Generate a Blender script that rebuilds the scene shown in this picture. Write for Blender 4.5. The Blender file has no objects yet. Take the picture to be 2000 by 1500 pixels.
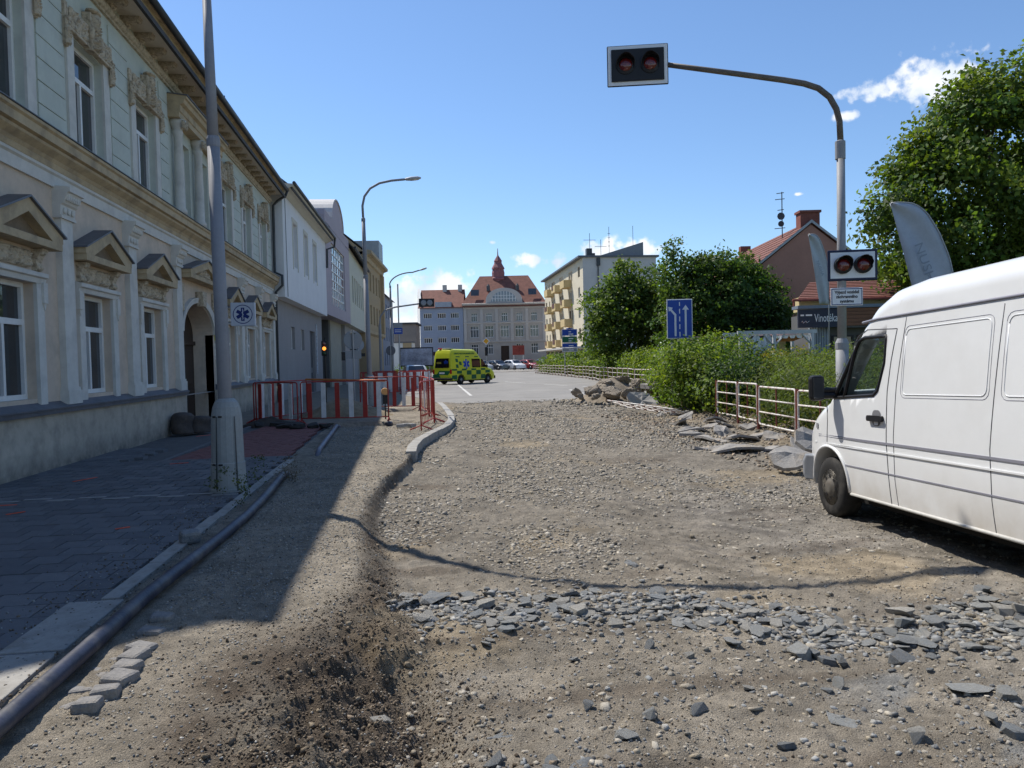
import bpy, bmesh, math, random
import numpy as np
from mathutils import Vector, Matrix, Euler
random.seed(7); RNG = np.random.default_rng(11)
SC = bpy.context.scene; COL = SC.collection
R = math.radians
# ---------------------------------------------------------------- camera
yaw, pitch, roll = R(7.5544), R(-1.7385), R(1.3)
fw = Vector((math.sin(yaw)*math.cos(pitch), math.cos(yaw)*math.cos(pitch), math.sin(pitch)))
r0 = Vector((math.cos(yaw), -math.sin(yaw), 0)); u0 = r0.cross(fw)
cr = r0*math.cos(roll) - u0*math.sin(roll); cu = u0*math.cos(roll) + r0*math.sin(roll)
cd = bpy.data.cameras.new('camera'); cam = bpy.data.objects.new('camera', cd); COL.objects.link(cam)
M = Matrix((cr, cu, -fw)).transposed().to_4x4(); M.translation = (0, 0, 1.65); cam.matrix_world = M
cd.sensor_width = 36; cd.lens = 27.0; cd.clip_start = .05; cd.clip_end = 6000; SC.camera = cam
# ---------------------------------------------------------------- sun and sky
SUN = Vector((-.446, .57, 1.0)).normalized()
sl = bpy.data.lights.new('sun', 'SUN'); so = bpy.data.objects.new('sun', sl); COL.objects.link(so)
so.rotation_euler = SUN.to_track_quat('Z', 'Y').to_euler(); so.location = (-20, 20, 40)
sl.energy = 4.6; sl.angle = R(.53); sl.color = (1, .95, .87)
W = bpy.data.worlds.new('World'); SC.world = W; W.use_nodes = True
SC.view_settings.view_transform = 'Standard'; SC.view_settings.look = 'None'
SC.view_settings.exposure = .34; SC.view_settings.gamma = 1
def world():
    nt = W.node_tree; N = nt.nodes; L = nt.links; N.clear()
    out = N.new('ShaderNodeOutputWorld'); sky = N.new('ShaderNodeTexSky'); sky.sky_type = 'NISHITA'
    sky.sun_disc = False; sky.sun_elevation = math.asin(SUN.z); sky.sun_rotation = math.atan2(SUN.x, SUN.y)
    sky.air_density = 1.0; sky.dust_density = .12; sky.ozone_density = 3.6
    b1 = N.new('ShaderNodeBackground'); b1.inputs[1].default_value = .118; tint = N.new('ShaderNodeVectorMath'); tint.operation = 'MULTIPLY'; tint.inputs[1].default_value = (.88, .97, 1.06); L.new(sky.outputs[0], tint.inputs[0]); L.new(tint.outputs[0], b1.inputs[0])
    b2 = N.new('ShaderNodeBackground'); b2.inputs[1].default_value = .92
    tc = N.new('ShaderNodeTexCoord')
    def noise(scale, det, vec=None, dist=0.):
        n = N.new('ShaderNodeTexNoise'); n.inputs['Scale'].default_value = scale; n.inputs['Detail'].default_value = det
        n.inputs['Distortion'].default_value = dist; L.new(tc.outputs['Generated'] if vec is None else vec, n.inputs['Vector']); return n
    def mth(op, a, b):
        m = N.new('ShaderNodeMath'); m.operation = op
        for i, q in enumerate((a, b)):
            if isinstance(q, (int, float)): m.inputs[i].default_value = q
            elif q is not None: L.new(q, m.inputs[i])
        return m.outputs[0]
    n1 = noise(17, 8, dist=.2); n2 = noise(75, 7)
    puff = mth('ADD', mth('MULTIPLY', mth('SUBTRACT', n1.outputs[0], .5), 2.2), mth('MULTIPLY', mth('SUBTRACT', n2.outputs[0], .5), 2.6))
    blobs = [((-.005,1,.078), .085, .036), ((.035,1,.092), .055, .030), ((-.06,1,.066), .075, .04), ((.02,1,.045), .13, .045), ((.155,.98,.128), .02, .0085), ((.19,.972,.126), .022, .010),
             ((.245,.96,.138), .030, .012), ((.295,.95,.136), .025, .012), ((.575,.772,.292), .052, .024), ((.52,.80,.292), .034, .011), ((.50,.82,.268), .012, .006),
             ((.108,.983,.152), .005, .003), ((.463,.866,.19), .005, .0022)]
    rr = random.Random(3)
    for k in range(22):
        a = rr.uniform(.9, 5.4); e = rr.uniform(.07, .4); w = rr.uniform(.03, .13)
        blobs.append(((math.sin(a)*math.cos(e), math.cos(a)*math.cos(e), math.sin(e)), w, w*.4))
    tot = None
    for c, rx, rz in blobs:
        c = Vector(c).normalized(); mp = N.new('ShaderNodeMapping'); mp.vector_type = 'POINT'
        sc_ = (1/rx, 1/rx, 1/rz); mp.inputs['Scale'].default_value = sc_
        mp.inputs['Location'].default_value = [-c[i]*sc_[i] for i in range(3)]
        L.new(tc.outputs['Generated'], mp.inputs['Vector'])
        ln = N.new('ShaderNodeVectorMath'); ln.operation = 'LENGTH'; L.new(mp.outputs[0], ln.inputs[0])
        v = mth('SUBTRACT', 1.0, ln.outputs['Value'])
        tot = v if tot is None else mth('MAXIMUM', tot, v)
    val = mth('ADD', tot, puff)
    rp = N.new('ShaderNodeMapRange'); rp.interpolation_type = 'SMOOTHSTEP'; rp.inputs[1].default_value = -.15; rp.inputs[2].default_value = .7
    L.new(val, rp.inputs[0])
    fin = N.new('ShaderNodeMapRange'); fin.inputs[1].default_value = -1.0; fin.inputs[2].default_value = -.1; L.new(tot, fin.inputs[0])
    mask = mth('MULTIPLY', mth('MULTIPLY', rp.outputs[0], fin.outputs[0]), .93)
    cr_ = N.new('ShaderNodeValToRGB'); cr_.color_ramp.elements[0].color = (.62,.72,.86,1); cr_.color_ramp.elements[1].color = (1,1,1,1)
    cr_.color_ramp.elements[0].position = .35; cr_.color_ramp.elements[1].position = .62
    L.new(n1.outputs[0], cr_.inputs[0]); L.new(cr_.outputs[0], b2.inputs[0])
    mx = N.new('ShaderNodeMixShader'); L.new(mask, mx.inputs[0]); L.new(b1.outputs[0], mx.inputs[1]); L.new(b2.outputs[0], mx.inputs[2])
    L.new(mx.outputs[0], out.inputs[0])
world()
# ---------------------------------------------------------------- helpers
def tag(o, label=None, cat=None, group=None, kind=None):
    if label: o['label'] = label
    if cat: o['category'] = cat
    if group: o['group'] = group
    if kind: o['kind'] = kind
    return o
def thing(name, label, cat, loc=(0,0,0), rz=0., group=None, rot=None):
    o = bpy.data.objects.new(name, None); COL.objects.link(o); o.location = loc
    o.rotation_euler = rot if rot else (0, 0, rz); o.empty_display_size = .2
    return tag(o, label, cat, group)
def link(name, me, parent=None, loc=None, rot=None, scale=None):
    o = bpy.data.objects.new(name, me); COL.objects.link(o)
    if parent: o.parent = parent
    if loc is not None: o.location = loc
    if rot is not None: o.rotation_euler = rot
    if scale is not None: o.scale = scale
    return o
def copy_tree(o, parent=None):
    c = o.copy(); COL.objects.link(c); c.parent = parent
    for ch in o.children: copy_tree(ch, c)
    return c
class MB:
    def __init__(s, off=(0,0,0)): s.v = []; s.f = []; s.off = off
    def add(s, vs, fs):
        b = len(s.v); ox, oy, oz = s.off
        s.v += [(x+ox, y+oy, z+oz) for x, y, z in vs]; s.f += [tuple(i+b for i in f) for f in fs]; return s
    def box(s, x0, x1, y0, y1, z0, z1):
        return s.add([(x0,y0,z0),(x1,y0,z0),(x1,y1,z0),(x0,y1,z0),(x0,y0,z1),(x1,y0,z1),(x1,y1,z1),(x0,y1,z1)],
                     [(0,3,2,1),(4,5,6,7),(0,1,5,4),(1,2,6,5),(2,3,7,6),(3,0,4,7)])
    def quad(s, a, b, c, d): return s.add([a,b,c,d], [(0,1,2,3)])
    def prism(s, pts, h0, h1, axis='y'):
        n = len(pts)
        def P(p, h): return {'y': (p[0], h, p[1]), 'z': (p[0], p[1], h), 'x': (h, p[0], p[1])}[axis]
        vs = [P(p, h0) for p in pts] + [P(p, h1) for p in pts]
        return s.add(vs, [tuple(range(n)), tuple(range(2*n-1, n-1, -1))] + [(i, i+n, (i+1) % n+n, (i+1) % n) for i in range(n)])
    def extrude(s, prof, u0, u1):            # prof [(d outward, z)], swept along local x, wall at y=0
        n = len(prof); vs = [(u0, -d, z) for d, z in prof] + [(u1, -d, z) for d, z in prof]
        return s.add(vs, [(i, i+1, i+1+n, i+n) for i in range(n-1)] + [tuple(range(n-1, -1, -1)), tuple(range(n, 2*n))])
    def tube(s, path, r, n=8, caps=True):
        P = [Vector(p) for p in path]; m = len(P); rs = r if hasattr(r, '__len__') else [r]*m
        vs = []; prev = None
        for i, p in enumerate(P):
            t = (P[min(i+1, m-1)] - P[max(i-1, 0)]).normalized()
            a = prev if prev is not None else (Vector((0,0,1)) if abs(t.z) < .9 else Vector((1,0,0)))
            b = t.cross(a).normalized(); a = b.cross(t).normalized(); prev = a
            for k in range(n):
                q = p + (a*math.cos(2*math.pi*k/n) + b*math.sin(2*math.pi*k/n))*rs[i]; vs.append(tuple(q))
        fs = [(i*n+k, i*n+(k+1) % n, (i+1)*n+(k+1) % n, (i+1)*n+k) for i in range(m-1) for k in range(n)]
        if caps: fs += [tuple(range(n-1, -1, -1)), tuple(range((m-1)*n, m*n))]
        return s.add(vs, fs)
    def lathe(s, prof, c=(0,0,0), n=16, axis='z'):
        vs = []; m = len(prof)
        for r, h in prof:
            for k in range(n):
                a = 2*math.pi*k/n; x, y = r*math.cos(a), r*math.sin(a)
                q = {'z': (x, y, h), 'y': (x, h, y), 'x': (h, x, y)}[axis]; vs.append((q[0]+c[0], q[1]+c[1], q[2]+c[2]))
        fs = [(i*n+k, i*n+(k+1) % n, (i+1)*n+(k+1) % n, (i+1)*n+k) for i in range(m-1) for k in range(n)]
        fs += [tuple(range(n-1, -1, -1)), tuple(range((m-1)*n, m*n))]
        return s.add(vs, fs)
    def ball(s, c, r, nu=10, nv=6):
        rx, ry, rz = r if hasattr(r, '__len__') else (r, r, r); vs = []
        for j in range(nv+1):
            t = math.pi*j/nv
            for k in range(nu):
                a = 2*math.pi*k/nu; vs.append((c[0]+rx*math.sin(t)*math.cos(a), c[1]+ry*math.sin(t)*math.sin(a), c[2]+rz*math.cos(t)))
        return s.add(vs, [(j*nu+k, j*nu+(k+1) % nu, (j+1)*nu+(k+1) % nu, (j+1)*nu+k) for j in range(nv) for k in range(nu)])
    def mesh(s, name, mat, smooth=False):
        me = bpy.data.meshes.new(name); me.from_pydata(s.v, [], s.f); me.validate()
        bm = bmesh.new(); bm.from_mesh(me); bmesh.ops.recalc_face_normals(bm, faces=bm.faces); bm.to_mesh(me); bm.free()
        for m in (mat if isinstance(mat, (list, tuple)) else [mat]): me.materials.append(m)
        if smooth: me.polygons.foreach_set('use_smooth', [True]*len(me.polygons))
        return me
    def build(s, name, mat, parent=None, smooth=False, bevel=0., **k):
        o = link(name, s.mesh(name, mat, smooth), parent, **k)
        if bevel:
            b = o.modifiers.new('bevel', 'BEVEL'); b.width = bevel; b.segments = 2; b.limit_method = 'ANGLE'; b.angle_limit = R(40)
        return o
def autosmooth(o, ang=40):
    me = o.data; me.polygons.foreach_set('use_smooth', [True]*len(me.polygons))
    bm = bmesh.new(); bm.from_mesh(me)
    for e in bm.edges:
        if len(e.link_faces) == 2 and e.calc_face_angle(0) > R(ang): e.smooth = False
    bm.to_mesh(me); bm.free(); return o
def text(name, s, size, mat, parent, loc, rot, align='CENTER', ext=.004, sx=1., bold=0.):
    c = bpy.data.curves.new(name, 'FONT'); c.body = s; c.size = size; c.align_x = align; c.align_y = 'CENTER'; c.extrude = ext; c.offset = bold
    c.resolution_u = 3
    t = bpy.data.objects.new(name, c); COL.objects.link(t)
    dg = bpy.context.evaluated_depsgraph_get(); me = bpy.data.meshes.new_from_object(t.evaluated_get(dg))
    bpy.data.objects.remove(t); me.materials.clear(); me.materials.append(mat)
    return link(name, me, parent, loc, rot, (sx, 1, 1))
# ---------------------------------------------------------------- numpy noise
_T = RNG.random((256, 256))
def vnoise(x, y):
    xi = np.floor(x).astype(int); yi = np.floor(y).astype(int); fx = x-xi; fy = y-yi
    fx = fx*fx*(3-2*fx); fy = fy*fy*(3-2*fy)
    g = lambda a, b: _T[a & 255, b & 255]
    return (g(xi,yi)*(1-fx)+g(xi+1,yi)*fx)*(1-fy)+(g(xi,yi+1)*(1-fx)+g(xi+1,yi+1)*fx)*fy
def fbm(x, y, o=4):
    s = 0; a = .5
    for i in range(o): s = s+a*(vnoise(x*2**i+17*i, y*2**i+31*i)-.5); a *= .5
    return s*2
# ---------------------------------------------------------------- materials
MATS = {}
def mat(name, col, rough=.8, var=.12, scale=3., bump=.0, bscale=40., metal=0., spec=.3, attr=None, dirt=None, dust=None, coat=0., stretch=(1,1,1), speck=None):
    if name in MATS: return MATS[name]
    m = bpy.data.materials.new(name); m.use_nodes = True; nt = m.node_tree; N = nt.nodes; L = nt.links
    p = N['Principled BSDF']; p.inputs['Roughness'].default_value = rough; p.inputs['Metallic'].default_value = metal
    p.inputs['Specular IOR Level'].default_value = spec; p.inputs['Coat Weight'].default_value = coat
    tc = N.new('ShaderNodeTexCoord'); mp = N.new('ShaderNodeMapping'); mp.inputs['Scale'].default_value = stretch
    L.new(tc.outputs['Object'], mp.inputs['Vector'])
    def noise(sc, det=5):
        n = N.new('ShaderNodeTexNoise'); n.inputs['Scale'].default_value = sc; n.inputs['Detail'].default_value = det; n.inputs['Roughness'].default_value = .6
        L.new(mp.outputs[0], n.inputs['Vector']); return n.outputs['Fac']
    if attr:
        a = N.new('ShaderNodeAttribute'); a.attribute_name = attr; src = a.outputs['Color']
    else:
        rgb = N.new('ShaderNodeRGB'); rgb.outputs[0].default_value = (*col, 1); src = rgb.outputs[0]
    def mul(src, fac, lo, hi):
        mr = N.new('ShaderNodeMapRange'); mr.inputs[1].default_value = .28; mr.inputs[2].default_value = .72; mr.inputs[3].default_value = lo; mr.inputs[4].default_value = hi
        L.new(fac, mr.inputs[0]); mx = N.new('ShaderNodeVectorMath'); mx.operation = 'SCALE'; L.new(src, mx.inputs[0]); L.new(mr.outputs[0], mx.inputs['Scale']); return mx.outputs[0]
    if var:
        src = mul(src, noise(scale), 1-var, 1+var); src = mul(src, noise(scale*7.3), 1-var*.6, 1+var*.6)
    if dirt:                                   # (colour, scale, amount) blotches of grime, on SAND also painted shade
        mx = N.new('ShaderNodeMix'); mx.data_type = 'RGBA'; mr = N.new('ShaderNodeMapRange'); mr.inputs[1].default_value = .48; mr.inputs[2].default_value = .72; mr.inputs[4].default_value = dirt[2]
        L.new(noise(dirt[1], 8), mr.inputs[0]); L.new(mr.outputs[0], mx.inputs['Factor']); L.new(src, mx.inputs['A']); mx.inputs['B'].default_value = (*dirt[0], 1); src = mx.outputs['Result']
    if dust:                                   # (colour, z low, z high): road dust thrown up from the ground, broken by noise
        sx = N.new('ShaderNodeSeparateXYZ'); L.new(tc.outputs['Object'], sx.inputs[0]); mr = N.new('ShaderNodeMapRange'); mr.inputs[1].default_value = dust[2]; mr.inputs[2].default_value = dust[1]; L.new(sx.outputs['Z'], mr.inputs[0])
        mm = N.new('ShaderNodeMath'); mm.operation = 'MULTIPLY'; L.new(mr.outputs[0], mm.inputs[0]); m2 = N.new('ShaderNodeMapRange'); m2.inputs[1].default_value = .3; m2.inputs[2].default_value = .7; m2.inputs[3].default_value = .3; m2.inputs[4].default_value = 1; L.new(noise(dust[3], 7), m2.inputs[0]); L.new(m2.outputs[0], mm.inputs[1])
        mx = N.new('ShaderNodeMix'); mx.data_type = 'RGBA'; L.new(mm.outputs[0], mx.inputs['Factor']); L.new(src, mx.inputs['A']); mx.inputs['B'].default_value = (*dust[0], 1); src = mx.outputs['Result']
    if speck:
        src = mul(src, noise(speck[0], 3), 1-speck[1], 1+speck[1])
    L.new(src, p.inputs['Base Color'])
    if bump:
        b = N.new('ShaderNodeBump'); b.inputs['Strength'].default_value = bump; b.inputs['Distance'].default_value = .02
        L.new(noise(bscale, 6), b.inputs['Height']); L.new(b.outputs[0], p.inputs['Normal'])
    MATS[name] = m; return m
def leafmat(name):
    if name in MATS: return MATS[name]
    m = bpy.data.materials.new(name); m.use_nodes = True; N = m.node_tree.nodes; L = m.node_tree.links
    p = N['Principled BSDF']; p.inputs['Roughness'].default_value = .55; p.inputs['Specular IOR Level'].default_value = .25
    a = N.new('ShaderNodeAttribute'); a.attribute_name = 'Col'; L.new(a.outputs['Color'], p.inputs['Base Color'])
    t = N.new('ShaderNodeBsdfTranslucent'); v = N.new('ShaderNodeVectorMath'); v.operation = 'MULTIPLY'; v.inputs[1].default_value = (1.5, 1.5, .5)
    L.new(a.outputs['Color'], v.inputs[0]); L.new(v.outputs[0], t.inputs['Color'])
    mx = N.new('ShaderNodeMixShader'); mx.inputs[0].default_value = .42; L.new(p.outputs[0], mx.inputs[1]); L.new(t.outputs[0], mx.inputs[2])
    L.new(mx.outputs[0], N['Material Output'].inputs['Surface']); MATS[name] = m; return m
def glassmat(name, tint, alpha):
    if name in MATS: return MATS[name]
    m = bpy.data.materials.new(name); m.use_nodes = True; N = m.node_tree.nodes; L = m.node_tree.links
    N.remove(N['Principled BSDF']); g = N.new('ShaderNodeBsdfGlossy'); g.inputs['Roughness'].default_value = .02
    t = N.new('ShaderNodeBsdfTransparent'); t.inputs[0].default_value = (*tint, 1); lw = N.new('ShaderNodeLayerWeight'); lw.inputs[0].default_value = .5; pw = N.new('ShaderNodeMath'); pw.operation = 'POWER'; pw.inputs[1].default_value = 3.5; L.new(lw.outputs['Facing'], pw.inputs[0]); f = N.new('ShaderNodeMath'); f.operation = 'MULTIPLY_ADD'; f.inputs[1].default_value = .8; f.inputs[2].default_value = .05; L.new(pw.outputs[0], f.inputs[0])
    mx = N.new('ShaderNodeMixShader'); L.new(f.outputs[0], mx.inputs[0]); L.new(t.outputs[0], mx.inputs[1]); L.new(g.outputs[0], mx.inputs[2])
    L.new(mx.outputs[0], N['Material Output'].inputs['Surface']); MATS[name] = m; return m
def emit(name, col, st):
    m = mat(name, col, .3, 0); p = m.node_tree.nodes['Principled BSDF']; p.inputs['Emission Color'].default_value = (*col, 1); p.inputs['Emission Strength'].default_value = st; return m
PANE = mat('window_glass', (.025,.03,.036), .04, .3, 1.2, spec=.7)
PANEL = mat('window_glass_curtain', (.12,.13,.135), .05, .35, 2.5, spec=.7)
WHITE = mat('white_paint', (.72,.72,.7), .45, .06, 4)
BLACK = mat('black_plastic', (.015,.015,.017), .45, .2, 6)
DARK = mat('dark_void', (.012,.012,.012), .9, 0)
STEEL = mat('galvanised_steel', (.36,.37,.38), .5, .12, 5, metal=.35, spec=.4)
TIN = mat('grey_sheet_metal', (.12,.125,.14), .5, .18, 3, metal=.3)
GUT = mat('dark_gutter', (.06,.065,.07), .5, .2, 3, metal=.2)
TILE = mat('red_roof_tile', (.175,.07,.05), .8, .25, 1.5, bump=.3, bscale=30)
TILED = mat('dark_roof_tile', (.075,.07,.068), .85, .25, 1.5, bump=.3, bscale=20)
RED = mat('red_barrier_paint', (.34,.035,.028), .5, .18, 6, dirt=((.2,.05,.04), 5, .5))
SLW = mat('white_barrier_slat', (.62,.63,.63), .5, .1, 6, dirt=((.35,.34,.32), 4, .5))
RAIL = mat('chipped_white_railing', (.66,.63,.58), .55, .1, 8, dirt=((.24,.07,.04), 9, .85))
RUST = mat('rusty_red_post', (.2,.06,.045), .75, .25, 9)
RUB = mat('tyre_rubber', (.022,.021,.02), .8, .2, 8, dirt=((.11,.1,.085), 6, .5))
CONC = mat('concrete', (.33,.32,.30), .9, .15, 4, bump=.35, bscale=60)
SIGNB = mat('sign_blue', (.012,.06,.33), .4, .06, 3)
SIGNW = mat('sign_white', (.75,.76,.77), .4, .04, 3)
BACK = mat('sign_back_grey', (.26,.28,.3), .55, .08, 3, metal=.2)
# ================================================================ ground
EY = np.array([-15, 2.0, 3.4, 4.2, 4.7, 5.3, 5.9, 6.5, 7.3, 8.6, 9.4, 10.9, 12.4, 14.0, 15.5, 16.7, 18.15, 20.9, 24, 31.6])
EX = np.array([-1.3,-1.25,-1.15,-1.0,-.85,-.70,-.55,-.52,-.57,-.63,-.59,-.47,-.25,-.04, 0.0, .12, .43, 1.03, 1.12, 1.1])
SY = np.array([-15, 3.0, 4.3, 5.1, 6.3, 8.0, 10.0, 14, 32]); SW = np.array([1.3, 1.3, 1.1, .85, .45, .35, .18, .06, .06])
def sstep(t): t = np.clip(t, 0, 1); return t*t*(3-2*t)
def road_z(x, y):
    z = -.2 + .2*sstep((y-10)/21.0)
    z = z + np.where(y < 8, .03*np.clip(8-y, 0, 4.5)*sstep((x-3.0)/1.5), 0)
    return z
def hz(x, y, fine=True):
    x = np.asarray(x, float); y = np.asarray(y, float)
    e = np.interp(y, EY, EX) + .10*fbm(y*1.7+3, x*.2, 3)*(y < 14); w = np.interp(y, SY, SW)
    t = sstep((x-e)/w)
    zt = -.012 - .03*sstep((5.5-y)/2.5)
    zr = road_z(x, y)
    z = zt*(1-t)+zr*t
    bank = sstep((x-(6.6+.05*np.clip(y-8, 0, 30)))/2.2)*(y > 9.5)
    z = z*(1-bank)+bank*(.04+.10*np.sin(y*.9)**2*.5)
    rough = np.where(t > .5, .045, .022)+.09*t*(1-t)*4*sstep((8-y)/3)+.09*bank*(1-sstep((x-8.8)/1.0))
    rough = rough*(1+1.2*np.exp(-((x+.15)**2/.5+(y-4.05)**2/.7)))
    z = z+rough*fbm(x*1.6, y*1.6, 4)
    if fine: z = z+rough*.55*fbm(x*9, y*9, 4)+.012*fbm(x*34, y*34, 2)
    for xt in (.75+.035*y, 2.55+.055*y): z = z-.028*np.exp(-((x-xt)/.2)**2)*sstep((y-5.6)/1.5)*sstep((26-y)/6)
    # wheel ruts and the hollow at the lower edge of the picture
    z = z-.10*np.exp(-((x-.02)**2/.018+(y-3.75)**2/.16))-.05*np.exp(-((x+.05)**2/.03+(y-4.25)**2/.02))
    # open trench between the barriers
    pit = sstep((x+2.3)/.25)*sstep((.15-x)/.25)*sstep((y-20.9)/.3)*sstep((22.3-y)/.3)
    z = z-.55*pit
    pit2 = sstep((x+1.2)/.3)*sstep((.3-x)/.3)*sstep((y-26.6)/.3)*sstep((28.4-y)/.3)
    return z-.5*pit2
def ground_grid():
    xs = np.concatenate([np.arange(-2.2, 4.2, .022), np.arange(4.2, 7, .035), np.arange(7, 9.6, .05)])
    ys = list(np.arange(-15, 1.5, .5)); y = 1.5
    while y < 31.7: ys.append(y); y += max(.014, .0052*y)
    ys = np.array(ys+[31.7]); X, Y = np.meshgrid(xs, ys); Z = hz(X, Y)
    nx, ny = len(xs), len(ys)
    V = np.stack([X, Y, Z], -1).reshape(-1, 3); i = np.arange((ny-1)*(nx-1)); r = i//(nx-1); c = i % (nx-1); a = r*nx+c
    F = np.stack([a, a+1, a+1+nx, a+nx], -1)
    me = bpy.data.meshes.new('gravel_road'); me.vertices.add(len(V)); me.vertices.foreach_set('co', V.ravel())
    me.loops.add(len(F)*4); me.loops.foreach_set('vertex_index', F.ravel().astype(np.int32)); me.polygons.add(len(F))
    me.polygons.foreach_set('loop_start', np.arange(0, len(F)*4, 4, dtype=np.int32)); me.update(calc_edges=True)
    me.polygons.foreach_set('use_smooth', [True]*len(F))
    # soil, gravel and broken asphalt colours
    x, y = V[:,0], V[:,1]; e = np.interp(y, EY, EX); w = np.interp(y, SY, SW); t = sstep((x-e)/w)
    tan = np.array([.285,.248,.195]); grav = np.array([.235,.207,.167]); soil = np.array([.105,.083,.062]); ash = np.array([.285,.262,.228]); sand = np.array([.34,.265,.165])
    n1 = fbm(x*.8+5, y*.8, 4); n2 = fbm(x*2.7, y*2.7+9, 4); n3 = fbm(x*.5+2, y*2.2, 3)
    def mix(a, b, f): f = np.clip(f, 0, 1)[:,None]; return a*(1-f)+b*f
    c = mix(np.tile(tan, (len(x), 1)), np.tile(grav, (len(x), 1)), t*(.4+sstep((y-6)/2)))
    slope = np.clip(t*(1-t)*4, 0, 1)*(y < 14.5)
    c = mix(c, soil, slope*(.8+.9*n2)+sstep((5.6-y)/1.2)*sstep((.25-x)/.5)*sstep((x+1.45)/.5)*(.5+1.4*n2))
    c = mix(c, ash, sstep((x-2.6-.6*n1)/1.2)*sstep((12-y)/4)*(.5+.8*n3))
    c = mix(c, sand, np.clip(n1*2.2-.35, 0, .45)*t)
    c = mix(c, soil*1.2, np.clip(n3*2.4-.55, 0, .55)*t)
    bank = sstep((x-(6.6+.05*np.clip(y-8, 0, 30)))/2.0)*(y > 9.5); c = mix(c, np.array([.20,.15,.095]), bank*.75)
    uu, vv = x*.80+y*.60, -x*.60+y*.80          # tyre drag marks on the smoothed dust at the right
    st = fbm(uu*7, vv*.5+3, 4); zone = sstep((x-1.9)/.8)*sstep((10.8-y)/1.5)*sstep((y-5.4)/.6)
    c = c*(1+zone*.7*st)[:,None]; c = mix(c, np.array([.12,.108,.095]), zone*np.clip(st*2.5-.45, 0, .7))
    c = mix(c, np.array([.25,.255,.25]), sstep((x-2.0)/.8)*sstep((5.0-y)/.8)*np.clip(fbm(uu*1.2, vv*2.5, 4)*3, 0, .8))
    c = c*(.9+.34*n2)[:,None]
    at = me.color_attributes.new('Col', 'FLOAT_COLOR', 'POINT'); at.data.foreach_set('color', np.concatenate([np.clip(c, .01, 1), np.ones((len(x), 1))], 1).ravel())
    me.materials.append(mat('loose_ground', (.2,.18,.15), .95, .30, 9., bump=1., bscale=110., attr='Col', spec=.12, speck=(190., .5)))
    tag(link('gravel_road', me), kind='structure', label='excavated roadbed of compacted gravel and dirt')
ground_grid()
def sheet(name, pts, z, m, label):
    o = MB().add([(x, y, z) for x, y in pts], [tuple(range(len(pts)))]).build(name, m); return tag(o, label, kind='structure')
sheet('ground', [(-3000,-3000),(3000,-3000),(3000,3000),(-3000,3000)], -.75, mat('far_ground', (.16,.15,.12), .95, .2, .05), 'open ground reaching to the horizon')
ASPH = mat('asphalt_road', (.23,.22,.205), .9, .14, .5, bump=.25, bscale=60, dirt=((.30,.285,.26), .35, .6))
sheet('road', [(1.1,30.9),(2.2,30.3),(3.6,30.8),(5.1,30.1),(6.4,30.7),(7.6,30.2),(11.5,31.2),(13.2,45),(15.2,66),(16,85),(40,110),(40,146),(-3,146),(-2.6,97),(-1.2,64),(-.4,40),(.9,34)], .004, ASPH, 'old sunlit asphalt road leading to the town square')
sheet('far_square', [(-40,97),(60,97),(60,152),(-40,152)], -.012, ASPH, 'asphalt of the square by the parked cars')
PAVE = mat('pavement_base', (.12,.115,.11), .95, .2, 4, bump=.4, bscale=50)
sheet('pavement_bed', [(-6.2,-15),(-2.16,-15),(-2.16,22.2),(-6.2,22.2)], -.05, PAVE, 'dark bedding under the pavement slabs')
DIRT = mat('dusty_footway', (.22,.19,.15), .95, .2, 2, bump=.6, bscale=50, spec=.15)
sheet('footway', [(-6.5,22.2),(-2.16,22.2),(-2.16,31.65),(1.14,31.65),(.4,40),(-.3,64),(-2,97),(-6.5,97)], -.004, DIRT, 'dusty footway along the left house row')
sheet('verge', [(9.3,-15),(90,-15),(90,97),(16.3,97),(16.2,85),(15.4,66),(13.4,45),(11.7,31),(9.3,24)], .015, mat('verge_grass', (.085,.105,.04), .95, .35, .8, bump=.8, bscale=25), 'rough grass verge on the right')
# road markings
LINE = mat('road_line_white', (.55,.54,.51), .8, .15, 3, dirt=((.26,.25,.23), 4, .8))
for i, (a, b) in enumerate([((7.4,60),(8.3,55)),((9.0,51.5),(9.8,47.5)),((10.2,45),(10.7,41.5)),((10.9,40),(11.2,36.5)),((3.4,55),(2.9,37)),((8.6,41),(8.2,36))]):
    d = Vector((b[0]-a[0], b[1]-a[1], 0)).normalized(); n = Vector((-d.y, d.x, 0))*.07
    tag(MB().quad((a[0]-n.x,a[1]-n.y,.009),(a[0]+n.x,a[1]+n.y,.009),(b[0]+n.x,b[1]+n.y,.009),(b[0]-n.x,b[1]-n.y,.009)).build('road_marking', LINE), kind='structure', label='worn white line painted on the old asphalt')
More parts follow.
